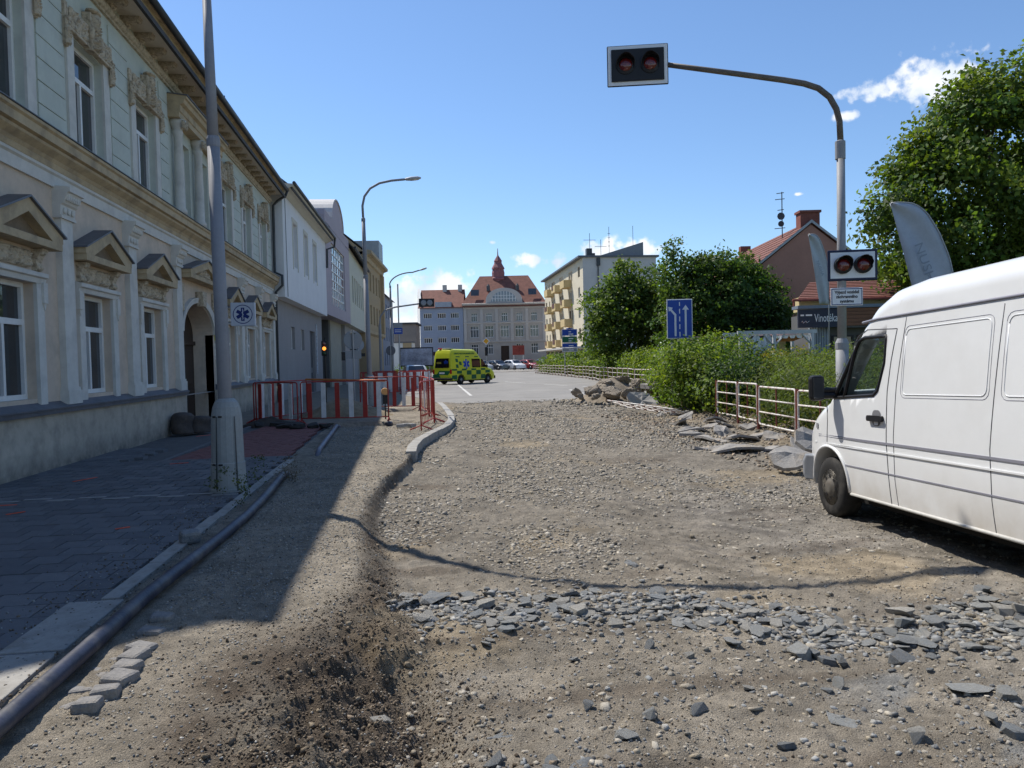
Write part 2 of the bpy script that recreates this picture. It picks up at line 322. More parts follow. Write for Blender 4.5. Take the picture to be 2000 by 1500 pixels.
# ---------------------------------------------------------------- pavement slabs
pv = thing('pavement', None, None); tag(pv, 'grey concrete slab pavement along the green house', kind='structure')
SLAB = [mat('slab_grey_%s' % n, tuple(q*.78 for q in c), .85, .14, 5, bump=.25, bscale=45, dirt=((.07,.068,.065), 2.2, .55)) for n, c in (('one', (.17,.172,.18)), ('two', (.145,.147,.155)), ('three', (.195,.195,.20)), ('pale', (.36,.355,.34)))]
SLABM = []
for m in SLAB:
    bm = MB(); g = .0025; bm.add([(g,g,-.05),(.3-g,g,-.05),(.3-g,.3-g,-.05),(g,.3-g,-.05),(g+.004,g+.004,0),(.296-g,g+.004,0),(.296-g,.296-g,0),(g+.004,.296-g,0)], [(4,5,6,7),(0,1,5,4),(1,2,6,5),(2,3,7,6),(3,0,4,7)])
    SLABM.append(bm.mesh('slab', m))
cells = []
for r in range(-6, 48):
    y = 2.5+r*.3 if r >= 0 else 2.5+r*.3
    for c in range(14):
        x = -6.18+c*.3+(.15 if r % 2 else 0)
        if x > -2.4: continue
        if y > 14.3 and x+ .9 > -4.4+(y-14.3)*.05: continue
        cells.append((x, y, r, c))
cells = [q for q in cells if q[1] < 22]
cells.sort(key=lambda q: (q[0]-0)**2+(q[1])**2 if q[1] > 3.6 else 1e4)
rest = [MB() for _ in SLAB]
for i, (x, y, r, c) in enumerate(cells):
    k = random.choice((0,0,0,1,1,2)); 
    dz = random.uniform(-.003, .002); tl = (random.uniform(-.006,.006), random.uniform(-.006,.006), 0)
    if i < 300: link('slab', SLABM[k], pv, (x, y, dz), tl)
    else:
        b = rest[k]; b.add([(x+.006,y+.006,-.05),(x+.294,y+.006,-.05),(x+.294,y+.294,-.05),(x+.006,y+.294,-.05),(x+.012,y+.012,dz),(x+.288,y+.012,dz),(x+.288,y+.288,dz),(x+.012,y+.288,dz)], [(4,5,6,7),(0,1,5,4),(1,2,6,5),(2,3,7,6),(3,0,4,7)])
for b, m in zip(rest, SLAB):
    if b.v: tag(b.build('slab_field', m, pv), kind='stuff')
for i in range(9): MB().box(0,.33,0,.085,.002,.006).build('pale_paver', SLAB[3], pv, loc=(-5.3+i*.34, 10.42-.02*i+(.13 if i % 2 else 0), 0))
SETR = mat('red_paver', (.20,.085,.075), .88, .25, 7, bump=.3, bscale=50)
b = MB(); y = 14.45
while y < 22.1:
    x = -4.35+(y-14.45)*.05
    while x < -2.3-max(0, (y-14.45))*.02:
        o = (int(y*10) % 2)*.05; dz = random.uniform(-.004,.004)
        b.box(x+o+.004, x+o+.096, y+.004, y+.196, -.05, dz); x += .1
    y += .2
tag(b.build('red_paver_field', SETR, pv), 'patch of small red pavers beyond the lamp post', kind='stuff')
b = MB(); b.box(-4.46,-4.37,14.35,22.1,-.05,.004); b.box(-4.37,-2.3,14.35,14.44,-.05,.004); b.build('paver_edging', SLAB[2], pv)
KERB = mat('pale_kerb', (.33,.315,.285), .9, .12, 5, bump=.4, bscale=50, dirt=((.16,.14,.11), 3.5, .8))
y = 1.8; k = 0
while y < 13.4:
    ln = .98; o = MB().box(-.26 if y < 5.2 else -.115,.115,0,ln,-.15,.012).build('kerb_stone', KERB, pv, bevel=.008, loc=(-2.22+.008*y, y, random.uniform(-.008,.006)), rot=(0, 0, random.uniform(-.012,.012)), scale=(1 if y < 5.6 else .55, 1, 1)); y += 1.0
MARK = mat('orange_spray_paint', (.75,.10,.04), .7, .2, 30)
for x, y, a, ln in [(-4.9,12.3,1.1,.42),(-5.0,10.2,.05,.25),(-3.0,8.4,.6,.14),(-4.6,9.6,.8,.2),(-5.0,19.4,.9,.4),(-4.0,13.9,.3,.3),(-4.35,8.3,.9,.25)]:
    MB().box(-ln/2, ln/2, -.018, .018, .004, .0075).build('paint_mark', MARK, pv, loc=(x, y, 0), rot=(0, 0, a))
# kerb of the footway, curving right
kb = thing('kerb', None, None); tag(kb, 'curved concrete kerb ending at the dug up footway', kind='structure')
ks = [(-.02,14.2),(.02,15.3),(.14,16.4),(.36,17.5),(.66,18.8),(.95,20.2),(1.12,21.6),(1.2,23.2),(1.22,24.8),(1.22,26.4),(1.22,28),(1.2,29.6),(1.18,31.2)]
for a, c in zip(ks[:-1], ks[1:]):
    d = Vector((c[0]-a[0], c[1]-a[1])); MB().box(-.1,.1,.006,d.length-.006,-.32,.035).build('kerb_stone', KERB if a[1] < 20 else CONC, kb, bevel=.012, loc=(a[0], a[1], random.uniform(-.01,.01)), rot=(0, 0, math.atan2(-d.x, d.y)))
kb2 = thing('kerb', None, None); tag(kb2, 'weathered concrete kerb under the far railing', kind='structure')
kp = [(11.3,31.5),(12.1,37.5),(12.9,45),(13.9,54),(14.9,66),(15.7,84),(16.0,97)]
for a, c in zip(kp[:-1], kp[1:]):
    d = Vector((c[0]-a[0], c[1]-a[1])); n = int(d.length/1.5)
    for i in range(n): MB().box(-.12,.12,.01,d.length/n-.01,-.2,.14).build('kerb_stone', KERB, kb2, loc=(a[0]+d.x*i/n, a[1]+d.y*i/n, random.uniform(-.01,.01)), rot=(0, 0, math.atan2(-d.x, d.y)))
# ---------------------------------------------------------------- stones
CUBE = np.array([(-1,-1,-1),(1,-1,-1),(1,1,-1),(-1,1,-1),(-1,-1,1),(1,-1,1),(1,1,1),(-1,1,1)], float)
CF = np.array([(0,3,2,1),(4,5,6,7),(0,1,5,4),(1,2,6,5),(2,3,7,6),(3,0,4,7)])
def stone_field(name, x, y, size, flat, cols, label, m, sink=.25):
    n = len(x); z = hz(x, y)
    V = CUBE[None]*(1+RNG.uniform(-.45,.25,(n,8,3))); V[:,4:,:2] *= RNG.uniform(.45,.95,(n,1,1))
    sz = size[:,None]*np.stack([RNG.uniform(.8,1.35,n), RNG.uniform(.6,1.,n), flat*RNG.uniform(.6,1.3,n)], -1)/2; V = V*sz[:,None,:]
    a = RNG.uniform(0, 6.28, n); t1 = RNG.normal(0, .16, n); t2 = RNG.normal(-.06, .16, n)
    ca, sa = np.cos(a)[:,None], np.sin(a)[:,None]; X = V[...,0].copy(); Y = V[...,1].copy(); Zz = V[...,2].copy()
    Zz = Zz+X*t1[:,None]+Y*t2[:,None]; V = np.stack([X*ca-Y*sa+x[:,None], X*sa+Y*ca+y[:,None], Zz+z[:,None]+(sz[:,2]*(1-2*sink))[:,None]], -1)
    F = (CF[None]+np.arange(n)[:,None,None]*8).reshape(-1, 4); V = V.reshape(-1, 3)
    me = bpy.data.meshes.new(name); me.vertices.add(len(V)); me.vertices.foreach_set('co', V.ravel()); me.loops.add(len(F)*4)
    me.loops.foreach_set('vertex_index', F.ravel().astype(np.int32)); me.polygons.add(len(F)); me.polygons.foreach_set('loop_start', np.arange(0, len(F)*4, 4, dtype=np.int32))
    me.update(calc_edges=True); cc = cols[RNG.integers(0, len(cols), n)]*RNG.uniform(.65,1.3,(n,1)); cc = np.repeat(np.concatenate([cc, np.ones((n,1))], 1), 8, 0)
    at = me.color_attributes.new('Col', 'FLOAT_COLOR', 'POINT'); at.data.foreach_set('color', cc.ravel()); me.materials.append(m)
    return tag(link(name, me), label, 'gravel', kind='stuff')
STM = mat('crushed_stone', (.3,.3,.3), .9, .18, 25, bump=.5, bscale=120, attr='Col', spec=.2)
PAL = np.array([(.33,.295,.24),(.38,.345,.285),(.30,.275,.23),(.32,.275,.205),(.26,.24,.21)]); PGR = np.array([(.245,.25,.245),(.28,.28,.27),(.21,.215,.215),(.31,.30,.275)])
PSO = np.array([(.15,.12,.09),(.115,.092,.07),(.19,.15,.11),(.22,.18,.13)])
def scatter(n, x0, x1, y0, y1, dens):
    lo, hi = math.log(y0), math.log(y1); y = np.exp(RNG.uniform(lo, hi, n)); x = RNG.uniform(x0, x1, n); k = RNG.random(n) < dens(x, y); return x[k], y[k]
e_ = lambda y: np.interp(y, EY, EX); w_ = lambda y: np.interp(y, SY, SW)
def d1(x, y):
    on = (x > e_(y)+w_(y)*.8) & (x < 6.6+.05*(y-8)); q = .62+2.0*fbm(x*.8+4, y*.55, 3)
    q = q*(1-.85*sstep((x-2.4)/1)*sstep((9.8-y)/1.5))*(1-.6*np.exp(-((x-.5-.03*y)/.35)**2))*(1-.6*np.exp(-((x-2.4-.05*y)/.4)**2))*(sstep((y-5.3)/1.0)*.9+.10)
    return np.clip(q, .02, 1)*on
x, y = scatter(95000, -.7, 9, 3.2, 31.5, d1)
stone_field('gravel', x, y, RNG.uniform(.014,.04,len(x))**1.0*(1+.5*(RNG.random(len(x)) < .15))*(1+.05*np.clip(y-7,0,16)), .38, PAL, 'pale beige crushed gravel covering the middle of the roadbed', STM, .38)
x, y = scatter(60000, -2.0, 7, 2.8, 14, lambda x, y: np.clip(.55+fbm(x*2, y*2, 3), .05, 1)*(x > -1.75))
stone_field('grit', x, y, RNG.uniform(.004,.015,len(x)), .6, np.concatenate([PAL, PSO, PGR]), 'fine grit and pebbles strewn over the dirt', STM)
x, y = scatter(42000, -2.0, 1.0, 3.6, 22, lambda x, y: np.clip(.7+fbm(x*1.3+8, y*1.3, 3), .1, 1)*(x < e_(y)+.05)*(x > -1.75)*np.where(y < 5.6, .25, 1))
stone_field('footway_grit', x, y, RNG.uniform(.006,.02,len(x))*(1+.05*np.clip(y-5,0,20)), .4, np.concatenate([PAL, PAL, PGR]), 'fine gravel pressed into the dirt strip beside the pipe', STM, .3)
def d2(x, y):
    t = np.clip((x-e_(y))/w_(y), 0, 1); return (t*(1-t)*4)**.7*(y < 14.3)*.55+.8*np.exp(-((x+.1)**2/.16+(y-3.9)**2/.35))+.10*(x < .2)*(x > -1.2)*(y < 5.2)
x, y = scatter(80000, -1.6, .9, 2.8, 14.3, d2)
stone_field('soil_clods', x, y, RNG.uniform(.004,.014,len(x))*(1+1.8*(RNG.random(len(x)) < .03)), .7, PSO, 'dark crumbly soil clods along the dug edge', mat('soil', (.1,.08,.06), .98, .25, 30, bump=.6, bscale=90, attr='Col', spec=.1))
x, y = scatter(11000, -5.4, -2.0, 3.5, 12, lambda x, y: np.exp(-((x+2.3)/.4)**2)*.8+.06*(fbm(x*2, y*2, 3) > .1))
z_ = np.zeros_like(x); hz_ = hz; hz = lambda a, b, fine=True: np.zeros_like(a)+.001
stone_field('pavement_grit', x, y, RNG.uniform(.006,.018,len(x)), .7, np.concatenate([PSO, PGR]), 'crumbs of soil spilled over the pavement edge', STM); hz = hz_
# band of broken grey stone: single stones
STONE = [mat('broken_stone_%s' % n, c, .88, .2, 14, bump=.9, bscale=55, spec=.15, dirt=((.30,.27,.22), 9, .7)) for n, c in (('blue', (.265,.28,.285)), ('grey', (.31,.315,.305)), ('pale', (.38,.365,.33)), ('dark', (.22,.23,.235)))]
def rock_mesh(m, seed, flat):
    r = random.Random(seed); bm = bmesh.new(); n = r.randint(13, 20)
    for i in range(n):
        a = r.uniform(0, 6.28); rad = r.uniform(.7, 1); z = r.choice((-1, 1, 1))*r.uniform(.5, 1)*flat
        bm.verts.new((rad*math.cos(a)*.5, rad*math.sin(a)*.36, z*.5))
    bmesh.ops.convex_hull(bm, input=bm.verts[:]); 
    for v in [v for v in bm.verts if not v.link_faces]: bm.verts.remove(v)
    me = bpy.data.meshes.new('stone'); bm.to_mesh(me); bm.free(); me.materials.append(m); return me
ROCKS = [rock_mesh(STONE[k % 4], k, (.3,.45,.35,.55,.25)[k % 5]) for k in range(28)]
bc = [(-.05,5.75,.3),(.35,5.6,.42),(.8,5.55,.45),(1.25,5.5,.4),(1.7,5.45,.38),(2.15,5.25,.42),(2.55,5.0,.42),(2.7,4.7,.35),(3.1,4.55,.3),(3.5,4.5,.3),(3.9,4.35,.3),(3.9,4.75,.25)]
rs = random.Random(5); spots = []
for i in range(235):
    cx, cy, s = rs.choice(bc); spots.append((rs.gauss(cx, .24), rs.gauss(cy, s*.55), abs(rs.gauss(.0, .05))+.055))
for i, (x, y, s) in enumerate(spots):
    if x < e_(y)+w_(y)*.6: continue
    o = link('stone', rs.choice(ROCKS), None, (x, y, float(hz(x, y))+s*.10), (rs.gauss(0,.15), rs.gauss(0,.15), rs.uniform(0,6.28)), (s*1.4,s*1.4,s*.7))
    tag(o, 'broken grey stone lying in the rubble band across the roadbed', 'stone', 'grey stones of the rubble band')
for i in range(62):
    x, y = rs.uniform(.1, 4.4), math.exp(rs.uniform(math.log(3.2), math.log(5.2))); s = abs(rs.gauss(.05,.025))+.03
    o = link('stone', rs.choice(ROCKS), None, (x, y, float(hz(x, y))+s*.12), (rs.gauss(0,.2), rs.gauss(0,.2), rs.uniform(0,6.28)), (s*1.3,)*3)
    tag(o, 'loose grey stone scattered alone on the dirt in the foreground', 'stone', 'single stones in the foreground')
for x, y, s, lab in [(.42,3.72,.17,'squarish grey stone slab near the lower edge, right of the soil heap'),(2.95,3.75,.24,'long flat grey stone half sunk in the dirt at lower right'),(2.1,3.55,.2,'pale wedge shaped stone at the lower edge right of centre'),(.74,3.35,.2,'dark flat stone cut by the lower picture edge'),(1.93,6.7,.2,'big flat grey stone just behind the lamp shadow'),(-.2,4.05,.12,'blue grey stone standing in the soil heap')]:
    o = link('stone', ROCKS[int(x*10) % 28], None, (x, y, float(hz(x, y))-s*.04), (.04, -.03, x), (s*1.2,s*1.0,s*.5)); tag(o, lab, 'stone')
rx_ = np.concatenate([RNG.normal(c[0],.26,230) for c in bc]); ry_ = np.concatenate([RNG.normal(c[1],c[2]*.52,230) for c in bc]); k = rx_ > e_(ry_)+w_(ry_)*.6
stone_field('rubble_chips', rx_[k], ry_[k], RNG.uniform(.014,.06,k.sum()), .34, np.concatenate([PGR*.9, PGR*1.1, PGR*.75, PAL*.85]), 'small grey chips filling the rubble band', STM, .2)
x, y = scatter(1500, .1, 4.6, 2.9, 5.3, lambda x, y: np.clip(.5+1.5*fbm(x*1.5, y*1.5, 3), .05, 1))
stone_field('stone_chips', x, y, RNG.uniform(.01,.038,len(x)), .5, np.concatenate([PGR, PGR, PAL]), 'thin scatter of grey stone chips over the foreground dirt', STM, .25)
# old granite setts beside the pipe
SETT = mat('granite_sett', (.225,.215,.205), .9, .2, 12, bump=.7, bscale=50, dirt=((.27,.235,.185), 7, .8))
def sett_mesh(seed):
    r = random.Random(seed); v = [(x*.075*(1+r.uniform(-.12,.1)), y*.06*(1+r.uniform(-.12,.1)), z*.055+(r.uniform(-.01,.01))) for x, y, z in CUBE.tolist()]
    return MB().add(v, [tuple(f) for f in CF.tolist()]).mesh('granite_sett', SETT)
SM = [sett_mesh(k) for k in range(5)]
for i, (x, y) in enumerate([(-1.68,5.32),(-1.66,5.05),(-1.63,4.78),(-1.62,4.64),(-1.61,4.48),(-1.59,4.32),(-1.60,4.16),(-1.63,4.02),(-1.75,4.7),(-1.77,4.5),(-1.76,4.28),(-1.79,4.1)]):
    o = link('granite_sett', SM[i % 5], None, (x, y, -.042 if i < 8 else -.09), (random.uniform(-.1,.1), random.uniform(-.1,.1), random.uniform(-.35,.15)), (random.uniform(.85,1.1), random.uniform(1.0,1.3), 1.15))
    b = o.modifiers.new('bevel', 'BEVEL'); b.width = .02; b.segments = 2
    tag(o, ('farthest','second farthest','third farthest','fourth farthest','fourth nearest','third nearest','second nearest','nearest')[i]+' grey granite sett of the crooked row right of the pipe', 'paving stone', 'granite setts beside the pipe') if i < 8 else tag(o, 'granite sett sunk in the gutter against the pipe', 'paving stone', 'setts under the pipe')
o = MB().add([(x*.09,y*.075,z*.06) for x, y, z in CUBE.tolist()], [tuple(f) for f in CF.tolist()]).build('granite_sett', STONE[3], bevel=.03, loc=(-2.1,7.55,.06), rot=(.1,.05,.5)); tag(o, 'lone dark stone block on the pale kerb by the pipe', 'paving stone')
# blue-black pipe along the pavement
PIPE = mat('dark_blue_pipe', (.022,.027,.05), .5, .3, 6, dirt=((.15,.14,.125), 4, .75), spec=.4, bump=.15, bscale=25)
pp = [(-1.98,.5),(-1.93,2.2),(-1.9,3.7),(-1.885,4.6),(-1.88,5.6),(-1.84,6.6),(-1.81,7.5),(-1.79,8.6),(-1.80,9.6),(-1.84,10.7),(-1.88,11.6),(-1.93,12.3)]
tag(MB().tube([(x, y, .05-(.10 if y > 12 else 0)+.01*math.sin(y*1.3)) for x, y in pp], .051, 14).build('water_pipe', PIPE, smooth=True), 'long dark blue plastic pipe snaking along the pavement edge', 'pipe')
tag(MB().tube([(-1.72,14.3,-.05),(-1.76,15.0,.03),(-1.8,16.5,.045),(-1.86,18.5,.05),(-1.93,20.4,.05),(-1.9,20.9,-.02),(-1.8,21.3,-.3)], .052, 12).build('water_pipe', mat('pale_blue_pipe', (.09,.10,.14), .45, .2, 5, dirt=((.2,.18,.16), 4, .7)), smooth=True), 'short dusty pipe surfacing before the trench', 'pipe')
tag(MB().tube([(-.62,20.55,.06),(-.56,21.0,.02),(-.5,21.6,-.25)], .07, 12).build('water_pipe', PIPE, smooth=True), 'thick pipe stub dipping into the trench below the barrier', 'pipe')
# ================================================================ building helpers
def wall(mb, u0, u1, z0, z1, ops, depth=.2, y=0.):
    us = sorted({u0, u1, *[o[0] for o in ops], *[o[1] for o in ops]}); zs = sorted({z0, z1, *[o[2] for o in ops], *[o[3] for o in ops]})
    us = [u for u in us if u0 <= u <= u1]; zs = [z for z in zs if z0 <= z <= z1]
    for a, b in zip(us[:-1], us[1:]):
        for c, d in zip(zs[:-1], zs[1:]):
            m, n = (a+b)/2, (c+d)/2
            if any(o[0] < m < o[1] and o[2] < n < o[3] for o in ops): continue
            mb.quad((a,y,c),(b,y,c),(b,y,d),(a,y,d))
    for a, b, c, d in [o[:4] for o in ops]:
        e = y+depth
        mb.quad((a,y,c),(a,e,c),(a,e,d),(a,y,d)); mb.quad((b,y,c),(b,y,d),(b,e,d),(b,e,c)); mb.quad((a,y,d),(b,y,d),(b,e,d),(a,e,d)); mb.quad((a,y,c),(b,y,c),(b,e,c),(a,e,c))
def shell(mb, u0, u1, z0, z1, D):
    mb.quad((u0,0,z0),(u0,D,z0),(u0,D,z1),(u0,0,z1)); mb.quad((u1,0,z0),(u1,D,z0),(u1,D,z1),(u1,0,z1)); mb.quad((u0,D,z0),(u1,D,z0),(u1,D,z1),(u0,D,z1)); mb.quad((u0,0,z1),(u1,0,z1),(u1,D,z1),(u0,D,z1))
def window(par, u0, u1, z0, z1, y, vs=(.5,), hs=(), fr=.06, fm=None, pm=None, off=(0,0,0), sill=None, name='window'):
    fm = fm or WHITE; b = MB(off); w, h = u1-u0, z1-z0
    b.box(u0,u1,y-.05,y+.02,z0,z0+fr).box(u0,u1,y-.05,y+.02,z1-fr,z1).box(u0,u0+fr,y-.05,y+.02,z0+fr,z1-fr).box(u1-fr,u1,y-.05,y+.02,z0+fr,z1-fr)
    zt = z1
    for t in hs:
        z = z0+h*t; b.box(u0+fr,u1-fr,y-.055,y+.015,z-fr*.6,z+fr*.6)
    top = z0+h*hs[0]-fr*.6 if len(hs) == 1 else z1-fr
    for t in vs:
        u = u0+w*t; b.box(u-fr*.45,u+fr*.45,y-.052,y+.012,z0+fr,top if len(hs) == 1 and len(vs) == 1 else z1-fr)
    o = b.build(name, fm, par)
    MB(off).quad((u0,y+.005,z0),(u1,y+.005,z0),(u1,y+.005,z1),(u0,y+.005,z1)).build('pane', pm or PANE, o)
    if sill is not None: MB(off).box(u0-.08,u1+.08,-.09,y,z0-.07,z0-.005).build('sill', sill, o)
    return o
def relief(w, h, amp, seed, n=34):               # carved foliage panel: bumpy height field, base at y=0, outwards -y
    r = np.random.default_rng(seed); nx = max(6, int(n*w/max(w,h)*1.5)); nz = max(6, int(n*h/max(w,h)*1.5))
    U, Z = np.meshgrid(np.linspace(-w/2, w/2, nx), np.linspace(0, h, nz)); H = np.zeros_like(U)
    for _ in range(int(150*w*h/.5)+26):
        c = r.uniform(-w/2, w/2), r.uniform(0, h); s = r.uniform(.014,.042); H = np.maximum(H, r.uniform(.4,1)*np.exp(-((U-c[0])**2+(Z-c[1])**2)/(2*s*s)))
    H[0,:] = H[-1,:] = 0; H[:,0] = H[:,-1] = 0
    b = MB(); b.add([(float(u), -float(a)*amp-.01, float(z)) for u, a, z in zip(U.ravel(), H.ravel(), Z.ravel())], [(j*nx+i, j*nx+i+1, (j+1)*nx+i+1, (j+1)*nx+i) for j in range(nz-1) for i in range(nx-1)])
    return b
def gable_roof(par, u0, u1, D, z, rise, ov=.5, m=None, ends=None, wallm=None, name='roof', hip=0., th=.12):
    b = MB(); yr = D/2
    P = [(u0,-ov,z-ov*rise/yr),(u1,-ov,z-ov*rise/yr),(u1-hip,yr,z+rise),(u0+hip,yr,z+rise),(u0,D+ov,z-ov*rise/yr),(u1,D+ov,z-ov*rise/yr)]
    b.add(P+[(x,y,q-th) for x,y,q in P], [(0,1,2,3),(3,2,5,4),(0,6,7,1),(4,5,11,10),(0,3,9,6),(3,4,10,9),(1,7,8,2),(2,8,11,5),(6,9,8,7),(9,10,11,8)])
    if hip: b.add(P, [(0,3,4),(1,5,2)])
    o = b.build(name, m or TILED, par)
    if wallm is not None and not hip:
        MB().add([(u0+.01,0,z-.3),(u0+.01,D,z-.3),(u0+.01,yr,z+rise-.13),(u1-.01,0,z-.3),(u1-.01,D,z-.3),(u1-.01,yr,z+rise-.13)], [(0,1,2),(3,5,4)]).build('gable', wallm, par)
    return o
def tile_courses(par, P0, P1, P2, P3, n, m, lift=.03):   # rows of tiles as overlapping strips on quad P0(bottom left) P1 P2(top right) P3
    A, B, C_, D_ = map(Vector, (P0, P1, P2, P3)); nrm = (B-A).cross(D_-A).normalized(); nrm = nrm if nrm.z > 0 else -nrm
    for k in range(n):
        t0, t1 = k/n, (k+1)/n; a, b, c, d = A.lerp(D_, t0), B.lerp(C_, t0), B.lerp(C_, t1), A.lerp(D_, t1)
        MB().add([tuple(a+nrm*lift*2), tuple(b+nrm*lift*2), tuple(c+nrm*lift), tuple(d+nrm*lift), tuple(a), tuple(b)], [(0,1,2,3),(4,5,1,0)]).build('tile_row', m, par)
# ================================================================ green town house (left)
CREAM = mat('beige_plaster', (.58,.475,.375), .9, .10, 1.2, bump=.15, bscale=80, dirt=((.33,.29,.24), 1.7, .5))
PLINTH = mat('plinth_plaster', (.46,.405,.325), .92, .14, 1.0, bump=.25, bscale=60, dirt=((.2,.175,.145), 2.6, .6), dust=((.13,.12,.105), .0, .4, 5.))
GREEN = mat('pale_green_plaster', (.52,.55,.485), .9, .07, 1.0, bump=.12, bscale=80, dirt=((.37,.39,.36), 1.5, .45))
TRIM = mat('light_grey_trim', (.60,.58,.53), .88, .07, 1.5, bump=.1, bscale=70, dirt=((.36,.35,.33), 2.4, .5))
OCHRE = mat('ochre_moulding', (.46,.36,.225), .88, .12, 2.0, bump=.15, bscale=60, dirt=((.16,.13,.10), 2.5, .6))
SAND = mat('sandstone_relief', (.50,.42,.31), .9, .16, 6, bump=.25, bscale=60, dirt=((.10,.08,.06), 13, .8))  # grime blotches deepened as painted shade for the hollows of the carving
U0 = 10.8; L0 = 25.2; O = (-U0, 0, 0)
th = thing('town_house', 'long two storey pale green house with stucco ornaments and pediments', 'house', (-6.08, U0, 0), R(90))
WC = [12.84, 16.10, 19.36, 27.45, 30.75, 34.05]; GC = 23.45
upo = [(c-.7, c+.7, 5.8, 7.86) for c in WC]+[(GC-1.62,GC-.34,5.8,7.86),(GC+.34,GC+1.62,5.8,7.86)]
gro = [(c-.7, c+.7, 1.2, 3.1) for c in WC]
b = MB(O); wall(b, U0, U0+L0, 5.0, 9.7, upo, .24); shell(b, U0, U0+L0, -.2, 9.7, 11); b.build('upper_wall', GREEN, th)
b = MB(O); wall(b, U0, U0+L0, .9, 5.02, gro+[(21.8,25.1,.9,3.5)], .24)
# spandrels of the carriage arch
ar = [(21.8+1.65-1.65*math.cos(t), 2.66+.84*math.sin(t)) for t in np.linspace(0, math.pi, 25)]
for (a, z), (c, q) in zip(ar[:-1], ar[1:]): b.quad((a,0,z),(c,0,q),(c,0,3.5),(a,0,3.5)); b.quad((a,0,z),(c,0,q),(c,.75,q),(a,.75,z))
b.quad((21.8,0,0),(21.8,.75,0),(21.8,.75,2.66),(21.8,0,2.66)); b.quad((25.1,0,0),(25.1,.75,0),(25.1,.75,2.66),(25.1,0,2.66))
b.build('lower_wall', CREAM, th)
b = MB(O)
for a, c in ((U0, 21.8), (25.1, U0+L0)): b.box(a, c, -.07, .2, -.2, .95)
b.build('plinth', PLINTH, th)
b = MB(O)
for a, c in ((U0, 21.72), (25.18, U0+L0)): b.extrude([(.0,.93),(.15,.93),(.15,1.0),(.17,1.005),(.17,1.03),(.0,1.13)], a, c)
b.build('plinth_ledge', TIN, th)
# gate
WOOD = mat('dark_brown_wood', (.045,.028,.02), .6, .3, 8, stretch=(6,6,.5))
gt = MB(O).add([(a, .6, z) for a, z in ar]+[(25.1,.6,0),(21.8,.6,0)], [tuple(range(27))]).build('gate', WOOD, th)
for a, c in ((21.95,23.35),(23.55,24.95)):
    for z0, z1 in ((.2,1.0),(1.15,2.2)): MB(O).box(a+.12,c-.12,.56,.62,z0,z1).build('gate_panel', WOOD, gt, bevel=.02)
MB(O).box(21.8,25.1,.53,.6,2.35,2.47).build('transom', WOOD, gt)
b = MB(O)
for (a, z), (c, q) in zip(ar[:-1], ar[1:]):
    k = lambda u, w, s: (GC+(u-GC)*s, 2.66+(w-2.66)*s*1.03)
    p0, p1 = k(a,z,1.0), k(c,q,1.0); p2, p3 = k(c,q,1.17), k(a,z,1.17)
    b.add([(p0[0],-.002,p0[1]),(p1[0],-.002,p1[1]),(p2[0],-.002,p2[1]),(p3[0],-.002,p3[1]),(p0[0],-.07,p0[1]),(p1[0],-.07,p1[1]),(p2[0],-.10,p2[1]),(p3[0],-.10,p3[1])], [(4,5,6,7),(0,1,5,4),(3,2,6,7)])
b.build('arch_moulding', TRIM, th)
MB(O).prism([(GC-.16,3.42),(GC+.16,3.42),(GC+.22,3.85),(GC-.22,3.85)], -.22, 0).build('keystone', SAND, th, bevel=.02)
# string course, frieze band, cornice
MB(O).extrude([(0,4.84),(.05,4.84),(.05,5.04),(.09,5.07),(.09,5.13),(0,5.13)], U0, U0+L0).build('frieze_band', TRIM, th)
MB(O).extrude([(0,5.12),(.10,5.12),(.12,5.2),(.10,5.22),(.14,5.28),(.25,5.36),(.27,5.40),(.23,5.42),(.31,5.44),(.31,5.58),(.35,5.61),(.35,5.66),(0,5.73)], U0-.1, U0+L0+.05).build('string_course', OCHRE, th)
MB(O).extrude([(0,5.727),(.345,5.667),(.37,5.672),(.37,5.685),(0,5.745)], U0-.1, U0+L0+.05).build('string_course_flashing', TIN, th)
MB(O).extrude([(0,8.98),(.06,8.98),(.06,9.03),(.10,9.05),(.13,9.1),(.13,9.16),(0,9.18)], U0, U0+L0).build('bead_moulding', SAND, th)
MB(O).box(U0-.1, U0+L0+.1, -.57, 0, 9.385, 9.405).build('soffit', mat('cream_soffit_panel', (.56,.50,.40), .9, .08, 2), th)
MB(O).extrude([(0,9.41),(.58,9.41),(.58,9.44),(.62,9.46),(.64,9.56),(.70,9.58),(.70,9.63),(0,9.75)], U0-.1, U0+L0+.1).build('cornice', OCHRE, th)
BR = MB().prism([(0,9.18),(-.10,9.19),(-.16,9.26),(-.30,9.27),(-.40,9.34),(-.42,9.395),(0,9.395)], -.11, .11, 'x')
BR.ball((0,-.13,9.21),(.12,.07,.05),8,4); BR.ball((0,-.36,9.31),(.12,.06,.05),8,4); BRm = BR.mesh('bracket', SAND)
u = U0+.4
while u < U0+L0-.2: link('bracket', BRm, th, (u-U0, 0, 0)); u += .86
MB(O).tube([(U0-.15,-.79,9.62),(U0+L0+.1,-.79,9.60)], .085, 10).build('gutter', GUT, th, smooth=True)
gable_roof(th, -.2, L0+.1, 11, 9.95, 4.6, .72, TILED, wallm=GREEN)
# panels of the upper wall (rusticated courses)
piers = [(U0+.05,11.72),(13.96,15.0),(17.2,18.26),(20.44,GC-2.35),(GC+2.35,26.4),(28.5,29.66),(31.84,32.96),(35.1,U0+L0-.05)]
for a, c in piers:
    for k in range(8): MB(O).box(a, c, -.028, .01, 5.78+k*.385+.011, 5.78+(k+1)*.385-.011).build('wall_panel', GREEN, th)
